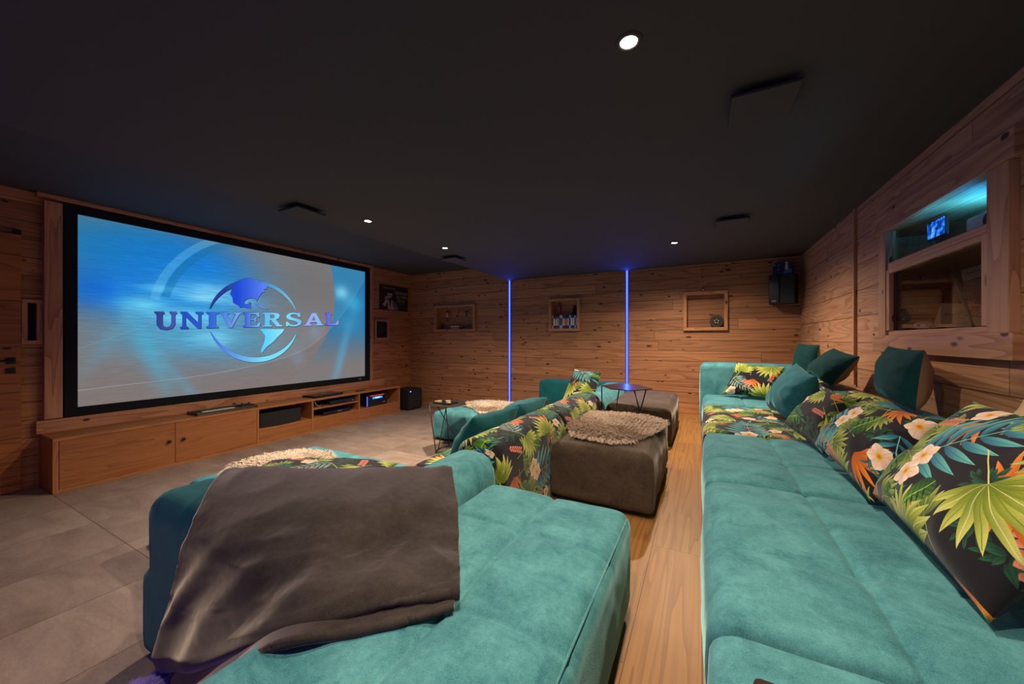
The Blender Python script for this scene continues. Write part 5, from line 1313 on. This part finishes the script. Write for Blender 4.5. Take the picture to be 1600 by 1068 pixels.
def blanket_mesh():
    G = [[Vector(p) - (Vector((0, .006, 0)) if (p[2] < .45 and p[0] < -1.2 and p[1] < .9) else Vector((0, 0, 0))) for p in r] for r in CP]
    nr, nc = len(G), len(G[0]); KU, KV = 26, 20
    def row(r, u):
        i = min(int(u), nc - 2); f = u - i
        g = lambda k: G[r][min(max(k, 0), nc - 1)]
        return cr(g(i - 1), g(i), g(i + 1), g(i + 2), f)
    V, F = [], []
    NU, NV = (nc - 1) * KU, (nr - 1) * KV
    P = [[None] * (NU + 1) for _ in range(NV + 1)]
    cols = [[row(r, u * (nc - 1) / NU) for r in range(nr)] for u in range(NU + 1)]
    for v in range(NV + 1):
        vv = v * (nr - 1) / NV; i = min(int(vv), nr - 2); f = vv - i
        for u in range(NU + 1):
            g = lambda k: cols[u][min(max(k, 0), nr - 1)]
            P[v][u] = cr(g(i - 1), g(i), g(i + 1), g(i + 2), f)
    for v in range(NV + 1):
        for u in range(NU + 1):
            a, b_ = P[v][min(u + 1, NU)] - P[v][max(u - 1, 0)], P[min(v + 1, NV)][u] - P[max(v - 1, 0)][u]
            n = b_.cross(a)
            n = n.normalized() if n.length > 1e-9 else Vector((0, 0, 1))
            if n.dot(Vector((-.15, -.7, .7))) < 0 and v < NV * .66: n = -n
            uu, vv = u / NU, v / NV * (nr - 1)
            p = P[v][u]
            k = 0
            top = max(0, min(1, (6.6 - vv)))
            k += .020 * mnoise.noise(Vector((uu * 3.2, vv * .7, 1.)))
            k += .0085 * (1 - 2.2 * abs(mnoise.noise(Vector((uu * 5 + vv * .35, vv * .9 - uu, 4.)))))
            # long soft ridges running down to the lower left corner
            for c_, wd, am in ((.16, .04, .022), (.33, .05, .018), (.52, .05, .010)):
                line = c_ + (3.0 - vv) * .055
                k += am * math.exp(-((uu - line) / wd) ** 2) * min(1, max(0, vv - 2.6) / 1.6)
            # pulls near the upper right corner
            k += .007 * math.sin(16 * (uu + .25 * vv)) * math.exp(-((uu - .86) / .12) ** 2) * math.exp(-((vv - 2.2) / .9) ** 2)
            # small gathers along the folded near edge
            k += .0070 * math.sin(70 * uu + 3 * math.sin(9 * uu)) * math.exp(-((vv - 5.9) / .55) ** 2) * max(0, uu - .45) * 1.6
            k += .0012 * mnoise.noise(p * 60)
            V.append(tuple(p + n * k * (top if top > .3 else .3)))
    W = NU + 1
    for v in range(NV):
        for u in range(NU): F.append((v * W + u, v * W + u + 1, (v + 1) * W + u + 1, (v + 1) * W + u))
    me = bpy.data.meshes.new('m'); me.from_pydata(V, [], F); me.update()
    return me
bl = obj('blanket', blanket_mesh(), M['blanket'], smooth=True)
so = bl.modifiers.new('thickness', 'SOLIDIFY'); so.thickness = .014; so.offset = 0
tag(bl, 'folded dark grey plush blanket thrown over the front sofa corner', 'blanket')
b = MB(); b.box(.085, .31, .50, .835, SH + .008, SH + .04); 
pb = obj('dark_throw', b.mesh(True), plain('dark_plum_cloth', lin(48, 22, 20), .9), None)
bv = pb.modifiers.new('bevel', 'BEVEL'); bv.width = .014; bv.segments = 3
tag(pb, 'dark brown folded cloth at the bottom edge of the photo, on the nearest sofa seat', 'cloth')

# ---------------------------------------------------------------- hexagonal side tables
def hex_table(label, top, ztop, zfloor, legs, foot, m):
    cx, cy = sum(p[0] for p in top) / len(top), sum(p[1] for p in top) / len(top)
    t = thing('side_table', label, 'side table', (cx, cy, zfloor), 0, 'hexagonal metal side tables')
    b = MB(); b.prism(top, 2, ztop - .008, ztop); b.build('table_top', m, t, bevel=.002)
    for a, c in legs:
        b = MB(); b.tube([(a[0], a[1], ztop - .008), (c[0], c[1], zfloor + .008)], .006, 8); b.build('leg', m, t, smooth=True)
    b = MB(); q = [(x, y, zfloor + .008) for x, y in foot] + [(foot[0][0], foot[0][1], zfloor + .008)]
    for p0, p1 in zip(q, q[1:]): b.tube([p0, p1], .006, 8)
    b.build('foot_ring', m, t, smooth=True)
    return t
hex_table('bronze hexagonal side table on the tiles before the far chaise', [(-3.10, 3.60), (-3.04, 3.90), (-2.78, 3.94), (-2.58, 3.72), (-2.62, 3.48), (-2.88, 3.42)], .30, STONE,
          [((-2.97, 3.49), (-2.90, 3.53)), ((-2.72, 3.50), (-2.97, 3.66)), ((-2.84, 3.48), (-2.71, 3.82)), ((-3.00, 3.84), (-2.93, 3.83))],
          [(-2.90, 3.52), (-2.98, 3.67), (-2.94, 3.84), (-2.71, 3.83)], M['bronze'])
hex_table('black hexagonal side table between the two brown ottomans, lit blue', [(-.95, 3.86), (-.80, 3.62), (-.585, 3.60), (-.43, 3.82), (-.60, 4.08), (-.84, 4.10)], .615, 0.,
          [((-.94, 3.845), (-.89, 3.66)), ((-.58, 3.66), (-.46, 3.83)), ((-.49, 3.80), (-.62, 3.60)), ((-.78, 3.98), (-.86, 3.86))],
          [(-.90, 3.64), (-.62, 3.58), (-.48, 3.84), (-.88, 3.86)], M['black_gloss'])
pl = thing('ashtray_dish', 'dark flat dish with cream pieces on the bronze side table', 'dish', (-2.86, 3.64, .30))
b = MB(); b.box(-2.98, -2.72, 3.56, 3.74, .3005, .318); b.build('dish', M['black_gloss'], pl, bevel=.004)
b = MB()
rr = random.Random(4)
for i in range(7):
    x, y = -2.95 + .033 * i, 3.58 + rr.uniform(0, .10); Mx = Matrix.Translation((x, y, .319)) @ Matrix.Rotation(rr.uniform(0, 3), 4, 'Z')
    b.box(-.022, .022, -.010, .010, 0, .012 + .006 * (i % 3), M=Mx)
b.build('cream_pieces', M['knit'], pl, bevel=.002)
